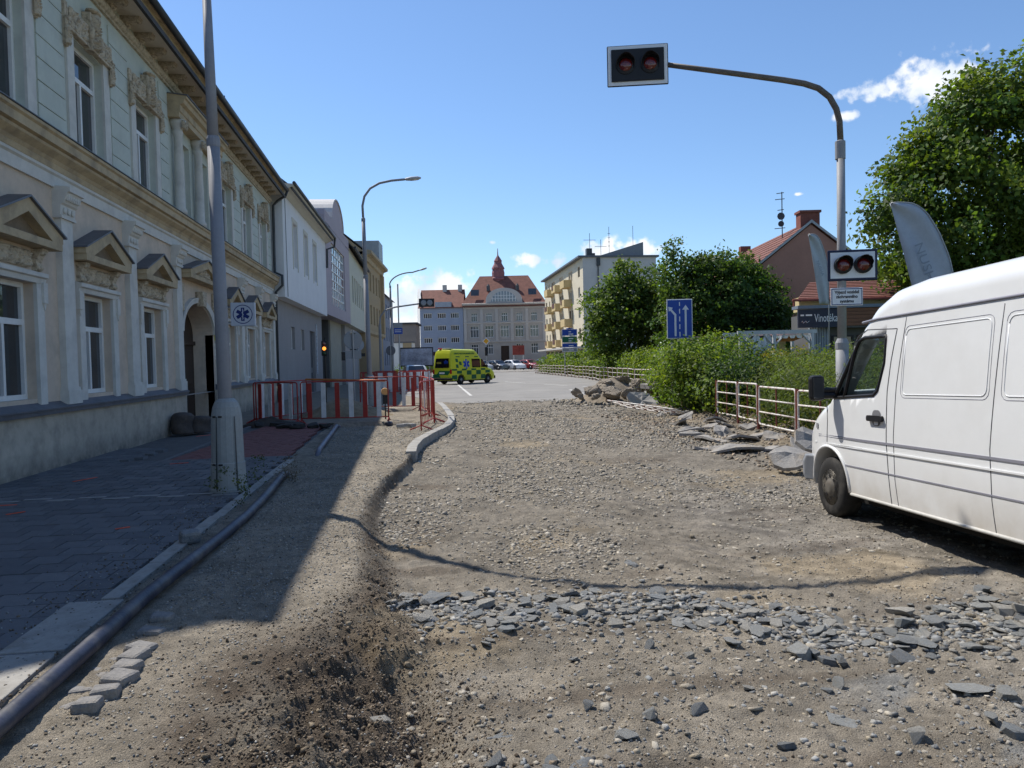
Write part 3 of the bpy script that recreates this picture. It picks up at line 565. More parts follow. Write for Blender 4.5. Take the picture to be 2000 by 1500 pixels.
# upper windows
RL = relief(1.9,.42,.085,4).mesh('relief', SAND); RL2 = relief(.42,.62,.12,9).mesh('relief_head', SAND); RE = relief(.2,.5,.06,6).mesh('relief_drop', SAND)
def up_window(c):
    w = window(th, c-.7, c+.7, 5.8, 7.86, .19, (.5,), (.70,), .075, off=O)
    for a in (-1, 1): MB(O).box(c+a*.85-.15, c+a*.85+.15, -.045, .0, 5.76, 7.9).build('window_surround', TRIM, th)
    h = MB(O).box(c-1.0,c+1.0,-.07,0,7.90,8.30).box(c-1.12,c-.98,-.08,0,7.55,8.36).box(c+.98,c+1.12,-.08,0,7.55,8.36).box(c-1.0,c+1.0,-.12,0,7.88,7.93).build('window_hood', SAND, th, bevel=.015)
    link('relief', RL, h, (c-U0, -.07, 7.91))
    for a in (-1, 1): link('relief_drop', RE, h, (c-U0+a*1.05, -.08, 7.57))
    k = MB(O).prism([(c-.13,7.84),(c+.13,7.84),(c+.19,8.55),(c-.19,8.55)], -.17, 0).ball((c,-.17,8.44),(.12,.12,.15),12,8).ball((c,-.15,8.6),(.22,.14,.05),12,5).ball((c-.13,-.15,8.2),(.06,.07,.16),8,6).ball((c+.13,-.15,8.2),(.06,.07,.16),8,6).build('keystone', SAND, th, bevel=.02)
    link('relief_head', RL2, k, (c-U0, -.165, 7.87), None, (.62,1,.8))
for c in WC: up_window(c)
for a in (-1, 1):
    c = GC+a*.98; window(th, c-.64, c+.64, 5.8, 7.86, .19, (.5,), (.70,), .075, off=O)
COLP = MB().lathe([(.17,0),(.17,.1),(.13,.16),(.12,1.0),(.105,2.05),(.13,2.1),(.13,2.16),(.11,2.2),(.19,2.34),(.21,2.36),(.21,2.46)], (0,-.16,5.74), 14).mesh('column', TRIM, True)
CAPM = relief(.36,.22,.1,14).mesh('column_capital', SAND)
for a in (-1.95, 0, 1.95):
    o = link('column', COLP, th, (GC+a-U0, 0, 0)); link('column_capital', CAPM, o, (0,-.30,7.96))
MB(O).extrude([(0,8.2),(.30,8.2),(.30,8.34),(.33,8.36),(.33,8.52),(.42,8.56),(.45,8.66),(.5,8.68),(.5,8.74),(0,8.8)], GC-2.3, GC+2.3).build('window_entablature', OCHRE, th)
MB(O).extrude([(0,8.80),(.5,8.742),(.53,8.75),(.53,8.77),(0,8.82)], GC-2.33, GC+2.33).build('entablature_flashing', TIN, th)
# ground floor windows, pediments, pilasters
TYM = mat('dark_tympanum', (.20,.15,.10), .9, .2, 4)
FRZ = relief(1.1,.28,.09,21).mesh('carved_frieze', SAND)
SCR = MB().prism([(0,3.30),(-.06,3.30),(-.10,3.36),(-.07,3.44),(-.12,3.56),(-.18,3.62),(-.18,3.66),(0,3.66)], -.1, .1, 'x').ball((0,-.08,3.35),(.11,.05,.05),10,6).ball((0,-.13,3.60),(.11,.06,.05),10,6).mesh('console', SAND)
def pediment(c, hw, z, rise, d, orn=False):
    p = MB(O)
    p.box(c-hw+.03, c+hw-.03, -d, 0, z-.13, z-.01)
    t = .15
    for s in (-1, 1):
        p.prism([(c+s*hw, z-.01), (c+s*hw, z+.10), (c, z+rise+.10), (c, z+rise-.12), (c+s*(hw-.38), z-.01)], -d, 0)
    o = p.build('pediment', OCHRE, th)
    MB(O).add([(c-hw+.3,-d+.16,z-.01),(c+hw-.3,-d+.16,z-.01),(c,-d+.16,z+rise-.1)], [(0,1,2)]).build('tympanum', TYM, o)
    r = MB(O)
    for s in (-1, 1): r.prism([(c+s*(hw+.05), z+.085), (c+s*(hw+.05), z+.115), (c, z+rise+.135), (c, z+rise+.102)], -d-.05, 0)
    r.build('pediment_roof', TIN, o)
    if orn: link('tympanum_relief', relief(1.3,.34,.1,33).mesh('tympanum_relief', SAND), o, (c-U0,-d+.16,z+.02))
def lo_window(c):
    window(th, c-.7, c+.7, 1.2, 3.1, .2, (.5,), (.66,), .08, off=O, pm=PANE)
    for a in (-1, 1): MB(O).box(c+a*.82-.12, c+a*.82+.12, -.06, 0, 1.1, 3.12).build('window_surround', TRIM, th)
    l = MB(O).extrude([(0,3.10),(.07,3.10),(.09,3.18),(.13,3.2),(.13,3.27),(.0,3.3)], c-.98, c+.98)
    for a in (-1, 1): l.box(c+a*.93-.07, c+a*.93+.07, -.10, 0, 2.78, 3.12).prism([(c+a*.93-.05,2.78),(c+a*.93+.05,2.78),(c+a*.93,2.66)], -.08, 0)
    l.build('window_lintel', TRIM, th)
    for a in (-1, 1): link('console', SCR, th, (c-U0+a*.78, 0, 0))
    link('carved_frieze', FRZ, th, (c-U0, -.02, 3.33)); pediment(c, 1.17, 3.80, .46, .3)
for c in WC: lo_window(c)
pediment(GC, 1.85, 4.22, .42, .34, True)
for a in (-1.75, 1.75): MB(O).box(GC+a-.15, GC+a+.15, -.09, 0, 3.2, 3.95).build('carved_block', SAND, th, bevel=.03)
CAP = MB().extrude([(0,4.32),(.15,4.32),(.15,4.37),(.13,4.38),(.14,4.55),(.18,4.58),(.26,4.76),(.30,4.77),(.30,4.85),(0,4.88)], -.3, .3)
for k in range(3): CAP.ball((-.16+k*.16,-.15,4.46),(.055,.03,.06),8,5)
for k in range(7): CAP.ball((-.22+k*.073,-.22,4.68),(.035,.05,.07),6,4)
CAPm = CAP.mesh('capital', SAND if 0 else TRIM)
for u in (11.35, 14.65, 17.92, 21.33, 25.58, 29.1, 32.4, 35.65):
    o = MB(O).box(u-.23,u+.23,-.11,0,1.36,4.33).box(u-.28,u+.28,-.15,0,1.06,1.3).box(u-.26,u+.26,-.13,0,1.3,1.36).build('pilaster', TRIM, th); link('capital', CAPm, o, (u-U0, 0, 0))
MB(O).tube([(U0+L0-.02,-.8,9.55),(U0+L0+.02,-.72,9.35),(U0+L0+.02,-.35,9.1),(U0+L0+.02,-.16,8.9),(U0+L0+.02,-.14,7),(U0+L0+.02,-.14,5.9),(U0+L0+.02,-.46,5.75),(U0+L0+.02,-.46,5.3),(U0+L0+.02,-.16,5.0),(U0+L0+.02,-.14,0)], .06, 8).build('downpipe', GUT, th, smooth=True)
for i, (u, z, w, h, c) in enumerate([(25.42,1.9,.34,.5,(.65,.66,.62)),(25.42,2.5,.3,.3,(.5,.52,.12)),(25.42,2.85,.28,.26,(.2,.3,.6))]):
    MB(O).box(u-w/2,u+w/2,-.03,0,z,z+h).build('notice_plate', mat('notice_%d' % i, c, .5, .25, 12), th)
# low house beside it, out of view, whose roof ends the shadow
nb = thing('neighbour_house', 'lower plastered house adjoining the green house beside the camera', 'house', (-6.1, -14, 0), R(90))
b = MB(); wall(b, 0, 24.6, -.2, 6.6, [(2+i*3.2, 3.2+i*3.2, 1.2, 3.0) for i in range(7)], .2); shell(b, 0, 24.6, -.2, 6.6, 9); b.build('wall', CREAM, nb)
for i in range(7): window(nb, 2+i*3.2, 3.2+i*3.2, 1.2, 3.0, .17)
gable_roof(nb, -.1, 24.55, 9, 6.7, 3.4, .6, TILED, wallm=CREAM)
# ambulance service light box sign on the wall bracket
LB = mat('lightbox_white', (.50,.54,.62), .4, .05, 3); NAVY = mat('navy_print', (.015,.03,.16), .5, .1, 5)
sg = thing('lightbox_sign', 'white box sign with navy six armed star in a ring behind the lamp post', 'sign', (-6.08, 26.1, 0))
MB().box(.35,1.12,-.09,.09,2.98,3.74).build('box', LB, sg, bevel=.02); MB().tube([(0,0,3.6),(.36,0,3.6)], .025, 6).tube([(0,0,3.1),(.36,0,3.1)], .025, 6).build('bracket', STEEL, sg)
b = MB()
for k in range(3):
    a = k*math.pi/3; c, s = math.cos(a), math.sin(a); pts = [(-.055,-.215),(.055,-.215),(.055,.215),(-.055,.215)]
    b.prism([(.735+x*c-z*s, 3.36+x*s+z*c) for x, z in pts], -.094-.001*k, -.09)
b.build('star', NAVY, sg)
b = MB(); n = 36
for k in range(n):
    a, c = 2*math.pi*k/n, 2*math.pi*(k+1)/n; b.quad(*[(.735+r*math.cos(t), -.0925, 3.36+r*math.sin(t)) for r, t in ((.285,a),(.31,a),(.31,c),(.285,c))])
b.build('ring', NAVY, sg)
b = MB().tube([(.735,-.099,3.18),(.735,-.099,3.54)], .012, 5); b.tube([(.735+.03*math.sin(q*1.6),-.099,3.2+q*.03) for q in range(11)], .008, 5); b.build('serpent_staff', LB, sg)
# ================================================================ left row behind the green house
def face(name, label, A, B, cat='house'):
    d = Vector((B[0]-A[0], B[1]-A[1])); return thing(name, label, cat, (A[0], A[1], 0), math.atan2(d.y, d.x)), d.length
LILAC = mat('white_plaster', (.72,.715,.71), .9, .05, 1, bump=.1, bscale=80); GREYP = mat('grey_plaster', (.30,.285,.28), .9, .07, 1, bump=.12, bscale=70)
CREAMW = mat('cream_soffit', (.58,.55,.46), .9, .06, 1); PINK = mat('mauve_plaster', (.42,.36,.385), .9, .06, 1, bump=.1, bscale=70)
YEL = mat('pale_yellow_plaster', (.56,.54,.44), .9, .06, 1); TANP = mat('ochre_plaster', (.42,.31,.18), .9, .1, 1, dirt=((.2,.15,.1), 1, .4)); DKG = mat('dark_grey_plaster', (.115,.115,.115), .9, .1, 1)
h, L = face('white_house', 'white house whose upper storey juts over a grey ground floor', (-5.55,36.2), (-5.2,51))
ops = [(2.6,3.75,6.5,8.65),(6.0,7.15,6.5,8.65),(9.3,10.45,6.5,8.65)]
b = MB(); wall(b, 0, L, 4.8, 9.75, ops, .22); shell(b, 0, L, 4.8, 9.75, 9); b.quad((0,0,4.8),(L,0,4.8),(L,.8,4.8),(0,.8,4.8)); b.build('upper_wall', LILAC, h)
for a, c, z0, z1 in ops:
    window(h, a, c, z0, z1, .2, (.5,), (), .09)
    MB().box(a-.2,a-.02,-.02,0,z0-.15,z1+.2).box(c+.02,c+.2,-.02,0,z0-.15,z1+.2).box(a-.2,c+.2,-.022,0,z1+.02,z1+.22).build('window_surround', CREAMW, h)
lo = [(4.3,5.4,2.5,3.65),(7.4,8.5,2.5,3.65),(10.6,12.6,0,3.7)]
b = MB(); wall(b, .2, L+1, -.2, 4.82, lo, .25, y=.52); b.build('lower_wall', GREYP, h)
for a, c, z0, z1 in lo[:2]: window(h, a, c, z0, z1, .72, (.5,), (), .08)
o = MB().box(10.6,12.6,.70,.74,0,3.7).build('door', mat('grey_door', (.07,.075,.085), .6, .1, 2), h); MB().box(11.9,12.1,.66,.7,1.2,1.5).build('intercom', STEEL, o)
MB().extrude([(0,9.55),(.02,9.5),(.55,9.78),(.55,9.86),(0,9.9)], -.3, L+.3).build('eaves', CREAMW, h)
MB().tube([(-.3,-.6,9.9),(L+.3,-.6,9.88)], .08, 8).build('gutter', GUT, h)
MB().tube([(L+.2,-.6,9.8),(L+.25,-.55,9.3),(L-.1,-.12,9.1),(L-.1,-.1,7.9)], .07, 8).build('downpipe', GUT, h); MB().box(13.1,13.4,.48,.52,1.1,4.2).build('notice_strip', mat('notice_strip', (.42,.47,.52), .5, .5, 9), h)
MB().tube([(.45,-.04,9.5),(.55,-.04,4.85)], .014, 6).build('lightning_rod', GUT, h)
gable_roof(h, -.2, L+.2, 9, 10.15, 3.6, .5, TILED, wallm=LILAC)
b = MB(); b.box(3,3.7,3.2,3.9,11.5,14.6); b.build('chimney', mat('brick_chimney', (.25,.09,.06), .9, .2, 5), h)
for x, hh in ((1.2,14.6),(2.2,16.2),(4.6,15.4)):
    b = MB().tube([(x,3.5,12),(x,3.5,hh)], .03, 5)
    for q in range(4): b.tube([(x-.6+q*.1,3.5,hh-.3-q*.25),(x+.6-q*.1,3.5,hh-.3-q*.25)], .018, 4)
    b.build('aerial', GUT, h)
h, L = face('mauve_house', 'mauve house with arched gable and tall gridded window over a passage', (-5.2,51), (-4.68,64.2))
ar = [(L/2-.2-3.2*math.cos(t)*1.0, 11.7+1.75*math.sin(t)) for t in np.linspace(0, math.pi, 17)]
fw0, fw1 = 2.6, 10.0
b = MB(); wall(b, 0, L, 4.95, 11.4, [(fw0,fw1,5.75,10.0)], .35); shell(b, 0, L, 4.95, 11.4, 9); b.quad((0,0,4.95),(L,0,4.95),(L,3,4.95),(0,3,4.95))
b.prism([(.0,11.38),(L,11.38),(L-.1,11.75)]+[(u, z) for u, z in reversed(ar)]+[(.1,11.75)], 0, 1.6); b.build('wall', PINK, h)
b = MB()
for (a, z), (c, q) in zip(ar[:-1], ar[1:]): b.add([(a,-.08,z),(c,-.08,q),(c,-.08,q+.1),(a,-.08,z+.1),(a,1.7,z),(c,1.7,q),(c,1.7,q+.1),(a,1.7,z+.1)], [(0,1,2,3),(3,2,6,7),(0,4,5,1)])
b.build('arch_coping', mat('pale_coping', (.5,.48,.46), .7, .08, 2), h)
w = MB(); n, m = 6, 7
for i in range(n+1): u = fw0+(fw1-fw0)*i/n; w.box(u-.05,u+.05,.1,.2,5.75,10)
for j in range(m+1): z = 5.75+4.25*j/m; w.box(fw0,fw1,.105,.195,z-.05,z+.05)
w = w.build('window', WHITE, h)
GB = [mat('painted_sky_reflection', (.10,.15,.2), .05, .2, 2, spec=.8), mat('painted_red_reflection', (.12,.035,.04), .08, .5, 2, spec=.6), mat('glass_pale', (.34,.38,.42), .1, .15, 2, spec=.6)]  # reflections painted into the pane colours: sky in top rows, red below
for i in range(n):
    for j in range(m):
        u, z = fw0+(fw1-fw0)*i/n, 5.75+4.25*j/m; t = random.uniform(-.012,.012)
        MB().quad((u+.05,.15,z+.05),(u+(fw1-fw0)/n-.05,.15+t,z+.05),(u+(fw1-fw0)/n-.05,.15+t,z+4.25/m-.05),(u+.05,.15,z+4.25/m-.05)).build('pane', GB[2] if j < 2 else (GB[1] if j < 5 else GB[0]), w)
b = MB(); b.box(.1,6.6,3,3.3,0,4.95); b.box(6.6,6.9,.9,3.2,0,4.95); b.build('passage_wall', DKG, h); MB().box(6.9,L,.8,3,0,4.95).build('lower_wall', mat('beige_lower', (.34,.32,.27), .9, .1, 1), h)
gable_roof(h, .1, L-.1, 9, 11.0, 2.0, 0., TILED)
h, L = face('pale_yellow_house', 'pale yellow house with row of narrow windows and dark roof', (-4.68,64.2), (-4.4,81))
ops = [(2.2+i*2.2, 3.4+i*2.2, 6.9, 9.2) for i in range(6)]
b = MB(); wall(b, 0, L, 4.9, 11.2, ops, .3); shell(b, 0, L, 4.9, 11.2, 9); b.quad((0,0,4.9),(L,0,4.9),(L,.6,4.9),(0,.6,4.9)); b.build('wall', YEL, h)
for a, c, z0, z1 in ops: window(h, a, c, z0, z1, .26, (.5,), (), .1)
MB().box(0,12,.5,9,0,4.9).build('lower_wall', GREYP, h); MB().box(12.,L,1.6,9,0,4.9).build('passage_wall', DKG, h)
MB().tube([(0,-.5,11.2),(L,-.5,11.2)], .1, 8).build('gutter', GUT, h); gable_roof(h, 0, L, 9, 11.6, 4.2, .5, TILED, wallm=YEL)
h, L = face('ochre_house', 'ochre town house with carved cornice and pale dormer at the row end', (-4.4,81), (-3.2,97))
ops = [(1.5+i*2.8, 2.7+i*2.8, z, z+2.1) for i in range(5) for z in (6.0,9.6)]
b = MB(); wall(b, 0, L, -.1, 13, ops, .3); shell(b, 0, L, -.1, 13, 10); b.build('wall', TANP, h)
for a, c, z0, z1 in ops: window(h, a, c, z0, z1, .26, (.5,), (.7,), .1)
MB().extrude([(0,12.4),(.2,12.5),(.3,12.9),(.8,13.1),(.8,13.4),(0,13.5)], -.1, L+.3).build('cornice', OCHRE, h); MB().extrude([(0,4.7),(.3,4.9),(.35,5.2),(0,5.3)], 0, L+.2).build('string_course', OCHRE, h)
MB().box(L-1.4,L,-.35,0,5.3,12.4).build('corner_pilaster', TANP, h); gable_roof(h, 0, L, 10, 13.6, 4, .6, TILED, wallm=TANP)
MB().box(L-4.5,L-.5,-.3,4,13.5,16.2).build('dormer', mat('grey_sheet_dormer', (.32,.35,.36), .5, .1, 2), h)
h, L = face('grey_narrow_house', 'narrow blue grey house at the far end of the left row', (-3.2,97.2), (-2.2,112))
b = MB(); ops = [(1.5+i*3, 2.7+i*3, z, z+1.8) for i in range(4) for z in (1.4,4.6,7.6)]; wall(b, 0, L, -.1, 10.6, ops, .2); shell(b, 0, L, -.1, 10.6, 9); b.build('wall', mat('blue_grey_plaster', (.25,.27,.32), .9, .08, 1), h)
for a, c, z0, z1 in ops: window(h, a, c, z0, z1, .17)
gable_roof(h, 0, L, 9, 10.6, 2.5, .3, TILED, wallm=GREYP)
# ================================================================ houses closing the street
GREYS = mat('grey_school_plaster', (.40,.375,.345), .9, .08, .6, bump=.1, bscale=30, dirt=((.26,.25,.235), .5, .4)); GTR = mat('grey_school_trim', (.47,.45,.42), .9, .06, .6)
h, L = face('grey_town_hall', 'grey three storey public building with red hipped roof and turret', (10.65,150.3), (26.6,148.2), 'building')
cs = [2.1,5.0,8.0,10.9,13.8]; ops = [(c-.62,c+.62,9.4,11.1) for c in cs]+[(c-.85,c+.85,6.3,8.6) for c in cs]+[(c-.7,c+.7,3.0,5.0) for c in (2.1,5.0,10.9,13.8)]+[(7.2,8.8,0.2,4.6)]
b = MB(); wall(b, 0, L, -.1, 12.5, ops, .35); shell(b, 0, L, -.1, 12.5, 14); b.build('wall', GREYS, h)
for i, (a, c, z0, z1) in enumerate(ops[:-1]): window(h, a, c, z0, z1, .3, (.34,.67), (.68,), .09, pm=(PANE, PANEL)[i % 2])
MB().box(7.2,8.8,.3,.34,.2,4.6).build('door', WOOD, h)
for u in (.35,3.55,6.5,9.5,12.4,L-.35): MB().box(u-.28,u+.28,-.14,0,5.6,11.9).build('pilaster', GTR, h)
for z in (5.3,8.95,11.9): MB().extrude([(0,z),(.12,z),(.2,z+.2),(.2,z+.3),(0,z+.36)], 0, L).build('string_course', GTR, h)
MB().extrude([(0,12.3),(.25,12.4),(.6,12.65),(.7,12.9),(0,13.0)], -.2, L+.2).build('cornice', GTR, h)
rf = gable_roof(h, -.5, L+.5, 14, 12.9, 6.1, .6, TILE, hip=3.6)
b = MB()
for k in range(16):                                   # arched dormer gable over the middle
    a0, a1 = math.pi*k/16, math.pi*(k+1)/16; b.quad((8-3.6*math.cos(a0),-.2,13+2.9*math.sin(a0)**.8),(8-3.6*math.cos(a1),-.2,13+2.9*math.sin(a1)**.8),(8-3.6*math.cos(a1),5,13+2.9*math.sin(a1)**.8),(8-3.6*math.cos(a0),5,13+2.9*math.sin(a0)**.8))
b.prism([(8-3.6*math.cos(math.pi*k/16), 13+2.9*math.sin(math.pi*k/16)**.8-.001) for k in range(17)], -.2, -.05); dm = b.build('dormer', GTR, h)
MB().prism([(8-2.5*math.cos(math.pi*k/12), 13.25+2.0*math.sin(math.pi*k/12)) for k in range(13)], -.24, -.2).build('fan_window', mat('fan_glass', (.17,.2,.23), .1, .2, 2, spec=.7), dm)
b = MB()
for k in range(9): u = 5.75+k*.5625; zz = 2.0*math.sqrt(max(0, 1-((u-8)/2.5)**2)); b.box(u-.05,u+.05,-.28,-.2,13.25,13.25+zz)
for z in (13.8,14.4): hw = 2.5*math.sqrt(1-((z-13.25)/2)**2); b.box(8-hw,8+hw,-.275,-.2,z-.04,z+.04)
b.build('glazing_bar', WHITE, dm)
for u in (2.3,13.6): MB().add([(u-.8,1.05,14.4),(u+.8,1.05,14.4),(u+.8,2.15,15.7),(u-.8,2.15,15.7)], [(0,1,2,3)]).build('roof_window', PANE, h, loc=(0,-.12,.15))
TUR = mat('turret_sheet_red', (.24,.10,.105), .7, .15, 2)
MB().lathe([(1.35,15.0),(1.35,18.1),(1.5,18.2),(1.5,18.5),(1.25,18.7),(1.3,19.6),(1.15,20.3),(1.35,20.4),(1.25,20.7),(.8,21.5),(.75,21.9),(.85,22),(.5,22.6),(.12,23.2),(.05,24.6)], (6.9,7,0), 8).build('turret', TUR, h)
for u in (4.9,10.7): MB().lathe([(.35,15.6),(.35,16.6),(.1,17)], (u,3.2,0), 8).build('roof_vent', GUT, h)
BLU = mat('blue_grey_facade', (.30,.345,.43), .9, .06, .6); WLT = mat('lit_white_gable', (.74,.72,.68), .9, .05, 1)
h, L = face('blue_town_house', 'blue grey four storey house with red roof and white side wall', (2.25,151.5), (10.6,150.35))
ops = [(c-.85,c+.85,z,z+1.05) for c in (1.5,4.25,6.8) for z in (5.4,7.8,10.2)]+[(.5,2.3,.2,2.9),(3,5.2,.2,2.9),(5.8,7.8,.2,2.9)]
b = MB(); wall(b, 0, L, -.1, 12.5, ops, .25); b.quad((L,0,0),(L,11,0),(L,11,12.5),(L,0,12.5)); b.quad((0,11,0),(L,11,0),(L,11,12.5),(0,11,12.5)); b.build('wall', BLU, h)
for a, c, z0, z1 in ops: window(h, a, c, z0, z1, .22, (.25,.5,.75), (), .1)
MB().box(.05,L-.1,-.12,0,3.0,3.7).build('shop_fascia', mat('dark_fascia', (.045,.02,.025), .6, .2, 2), h)
b = MB().add([(0,.01,0),(-1.9,11,0),(-1.9,11,13),(-1.2,7,16.6),(-.85,5.2,16.6),(0,.01,13.2)], [(0,1,2,3,4,5)]); b.add([(.35,.02,0),(0,.01,0),(0,.01,13.2),(.35,.02,13.2),(-.85,5.2,16.6),(-.5,5.2,16.6)], [(0,1,2,3),(2,3,5,4)]); b.build('gable_wall', WLT, h)
gable_roof(h, -.3, L+.1, 11, 12.6, 3.7, .4, TILE)
for u in (4.5,7.6): MB().box(u-.4,u+.4,4.8,5.8,15.5,17.2).build('chimney', GTR, h)
MB().box(3,6.2,-.3,2.6,12.4,13.4).build('dormer', mat('dormer_sheet', (.35,.38,.42), .6, .1, 2), h)
h, L = face('low_brown_house', 'low brown house with dark flat roof behind the square', (-9,132.2), (1.2,131.2))
b = MB(); ops = [(5.6,6.6,5.2,6.8),(2,3,2,3.6),(7.5,8.5,2,3.6)]; wall(b, 0, L, -.1, 8.2, ops, .2); shell(b, 0, L, -.1, 8.2, 8); b.build('wall', mat('brown_grey_plaster', (.25,.215,.19), .9, .12, .7), h)
for a, c, z0, z1 in ops: window(h, a, c, z0, z1, .17)
MB().box(-.3,L+.3,-.4,8.3,8.2,8.5).build('roof', TILED, h)
h, L = face('white_annex', 'small sunlit white annex in front of the brown house', (-4.5,125), (.6,124.4), 'building')
b = MB(); wall(b, 0, L, -.1, 4.9, [], .2); shell(b, 0, L, -.1, 4.9, 3); b.build('wall', WLT, h); MB().box(-.1,L+.1,-.15,3.1,4.9,5.1).build('roof', TIN, h)
MB().box(L-1.6,L-.2,-.1,0,0,4.9).build('ochre_panel', TANP, h)
BB = thing('billboard', 'dark framed billboard with pale poster at the street end', 'billboard', (-1.2,98,0), R(-4)); MB().box(0,4.2,0,.15,1.2,3.6).build('frame', BLACK, BB); MB().box(.12,4.08,-.03,0,1.35,3.45).build('poster', mat('faded_poster', (.34,.36,.44), .5, .5, .8), BB)
for x in (.5,3.7): MB().box(x-.06,x+.06,.02,.14,0,1.2).build('post', STEEL, BB)
# apartment block
CRM = mat('apartment_cream', (.62,.55,.41), .9, .06, .6); GABL = mat('apartment_gable', (.56,.53,.51), .9, .06, .4); BALC = mat('balcony_ochre', (.55,.42,.21), .85, .08, 1)
h, L = face('apartment_block', 'five storey cream apartment block with ochre balconies and grey end wall', (25.45,142.2), (24.95,108.1), 'building')
fl = [3.9,6.9,9.9,12.9]; cols = [8.3,16.0,24.0]
ops = [(c-1.5+.9,c-.1+.9,f+.1,f+2.3) for c in cols for f in fl]+[(c+1.2,c+2.3,f+.8,f+2.3) for c in cols for f in fl]+[(30.5,31.9,f+.8,f+2.3) for f in fl]+[(1.0,2.4,f+.8,f+2.3) for f in fl]+[(4.5,5.7,f+.8,f+2.3) for f in fl]
sh = [(1+i*4.1,4.6+i*4.1,.6,3.1) for i in range(8)]
b = MB(); wall(b, 0, L, -.1, 16.2, ops+sh, .25); b.build('front_wall', CRM, h)
b = MB(); shell(b, 0, L, -.1, 16.2, 10.8); b.build('end_wall', GABL, h)
for i, (a, c, z0, z1) in enumerate(ops): window(h, a, c, z0, z1, .2, (.5,), (), .08, fm=(WHITE, mat('brown_frame', (.12,.07,.045), .6, .1, 3))[i % 3 == 0])
for a, c, z0, z1 in sh: window(h, a, c, z0, z1, .2, (.33,.66), (), .08, fm=TIN)
for c in cols:
    for f in fl:
        o = MB().box(c-1.7,c+1.7,-1.25,0,f-.15,f).box(c-1.7,c+1.7,-1.25,-1.17,f,f+1.0).box(c-1.7,c-1.62,-1.17,0,f,f+1.0).box(c+1.62,c+1.7,-1.17,0,f,f+1.0).build('balcony', BALC, h)
        MB().tube([(c-1.7,-1.21,f+1.08),(c+1.7,-1.21,f+1.08)], .03, 5).build('handrail', TIN, o)
        if random.random() < .5: MB().box(c-1.2,c+random.uniform(-.2,1.2),-1.30,-1.255,f+.3,f+1.0).build('planter', mat('planter_brown', (.12,.06,.05), .8, .3, 4), o)
MB().box(0,L,-1.6,0,3.25,3.5).build('shop_canopy', GTR, h)
MB().box(-.3,L+.3,-.7,11.2,16.2,16.45).build('roof_slab', TIN, h)
MB().add([(L-.2,2.5,16.45),(L-.2,9.0,16.45),(L-.2,9.0,18.4),(L-12,2.5,16.45),(L-12,9.0,16.45),(L-12,9.0,18.4)], [(0,1,2),(3,5,4),(0,2,5,3),(1,4,5,2)]).build('lift_house', mat('lift_house_grey', (.2,.215,.24), .8, .1, 1), h)
for x, y in ((L-4,1.8),(L-9,3.4)): MB().box(x-.5,x+.5,y-.4,y+.4,16.45,18.0).build('chimney', GUT, h)
for x, y, t, n in ((L-1.5,1.4,19.9,1),(L-2,4.4,20.9,4),(L-3,3.4,19.2,1),(L-.6,7.6,20.8,0)):
    b = MB().tube([(x,y,16.4),(x,y,t)], .035, 5)
    for q in range(n): w_q = .9 if n == 1 else .2; b.tube([(x,y-w_q,t-1-q*.6),(x,y+w_q,t-1-q*.6)], .03, 4)
    b.build('aerial', GUT, h)
MB().tube([(L+.12,2.2,16.0),(L+.12,2.2,0)], .09, 6).box(L+.02,L+.25,2.0,2.5,15.0,16.1).build('downpipe', GUT, h)
# ================================================================ right side houses
BRN = mat('terracotta_plaster', (.42,.215,.16), .9, .07, .8, bump=.1, bscale=50)
h, L = face('brown_house', 'terracotta gable house with red tiled roof and ridge chimney', (19.6,46.2), (30.6,44.6))
hw, ez, az = L/2, 5.4, 9.75; D = 14.5
MB().prism([(0,-.1),(L,-.1),(L,ez),(hw,az),(0,ez)], 0, D).build('wall', BRN, h)
for s in (0, 1):
    e, zz = (-.35, ez-.2) if s == 0 else (L+.35, ez-.2)
    rf = MB().add([(e,-.12,zz),(hw,-.12,az+.08),(hw,D+.2,az+.08),(e,D+.2,zz),(e,-.12,zz+.14),(hw,-.12,az+.22),(hw,D+.2,az+.22),(e,D+.2,zz+.14)], [(0,1,2,3),(4,5,6,7),(0,1,5,4),(0,3,7,4),(2,3,7,6)]).build('roof', TILE, h)
    P = [(e,-.12,zz+.14),(e,D+.2,zz+.14),(hw,D+.2,az+.22),(hw,-.12,az+.22)]; tile_courses(rf, *P, 15, TILE, .03)
    MB().add([(e,-.16,zz+.02),(hw,-.16,az+.10),(hw,-.16,az+.28),(e,-.16,zz+.20)], [(0,1,2,3)]).build('verge_flashing', STEEL, rf)
MB().box(hw-.6,hw+.6,.1,.9,az-1.2,az+.75).box(hw-.68,hw+.68,.02,.98,az+.75,az+.9).build('chimney', mat('brick_red_chimney', (.22,.08,.06), .9, .2, 6), h)
MB().box(hw-.4,hw+.4,D-.6,D,az-.5,az+.7).build('chimney', mat('brick_red_chimney', (.22,.08,.06)), h)
b = MB().tube([(hw-.9,2.6,az-.9),(hw-.9,2.6,az+2.6)], .035, 5)
for q, (z, w) in enumerate(((2.5,.35),(2.1,.45),(1.4,.3),(.2,.5))): b.tube([(hw-.9-w,2.6,az+z),(hw-.9+w*.4,2.6,az+z+.05)], .025, 4)
b.lathe([(.25,0),(.24,.06)], (hw-1.0,2.5,az+1.0), 10, 'y').lathe([(.2,0),(.19,.06)], (hw-1.0,2.5,az+.5), 10, 'y').build('aerial', GUT, h)
window(h, 7.0, 8.2, 6.4, 7.4, -.02, (.5,), (), .06)
h, L = face('wine_shop', 'low wine shop with dark sign, brown board cladding and tiled roof', (13.75,25.69), (20.9,24.24), 'shop')
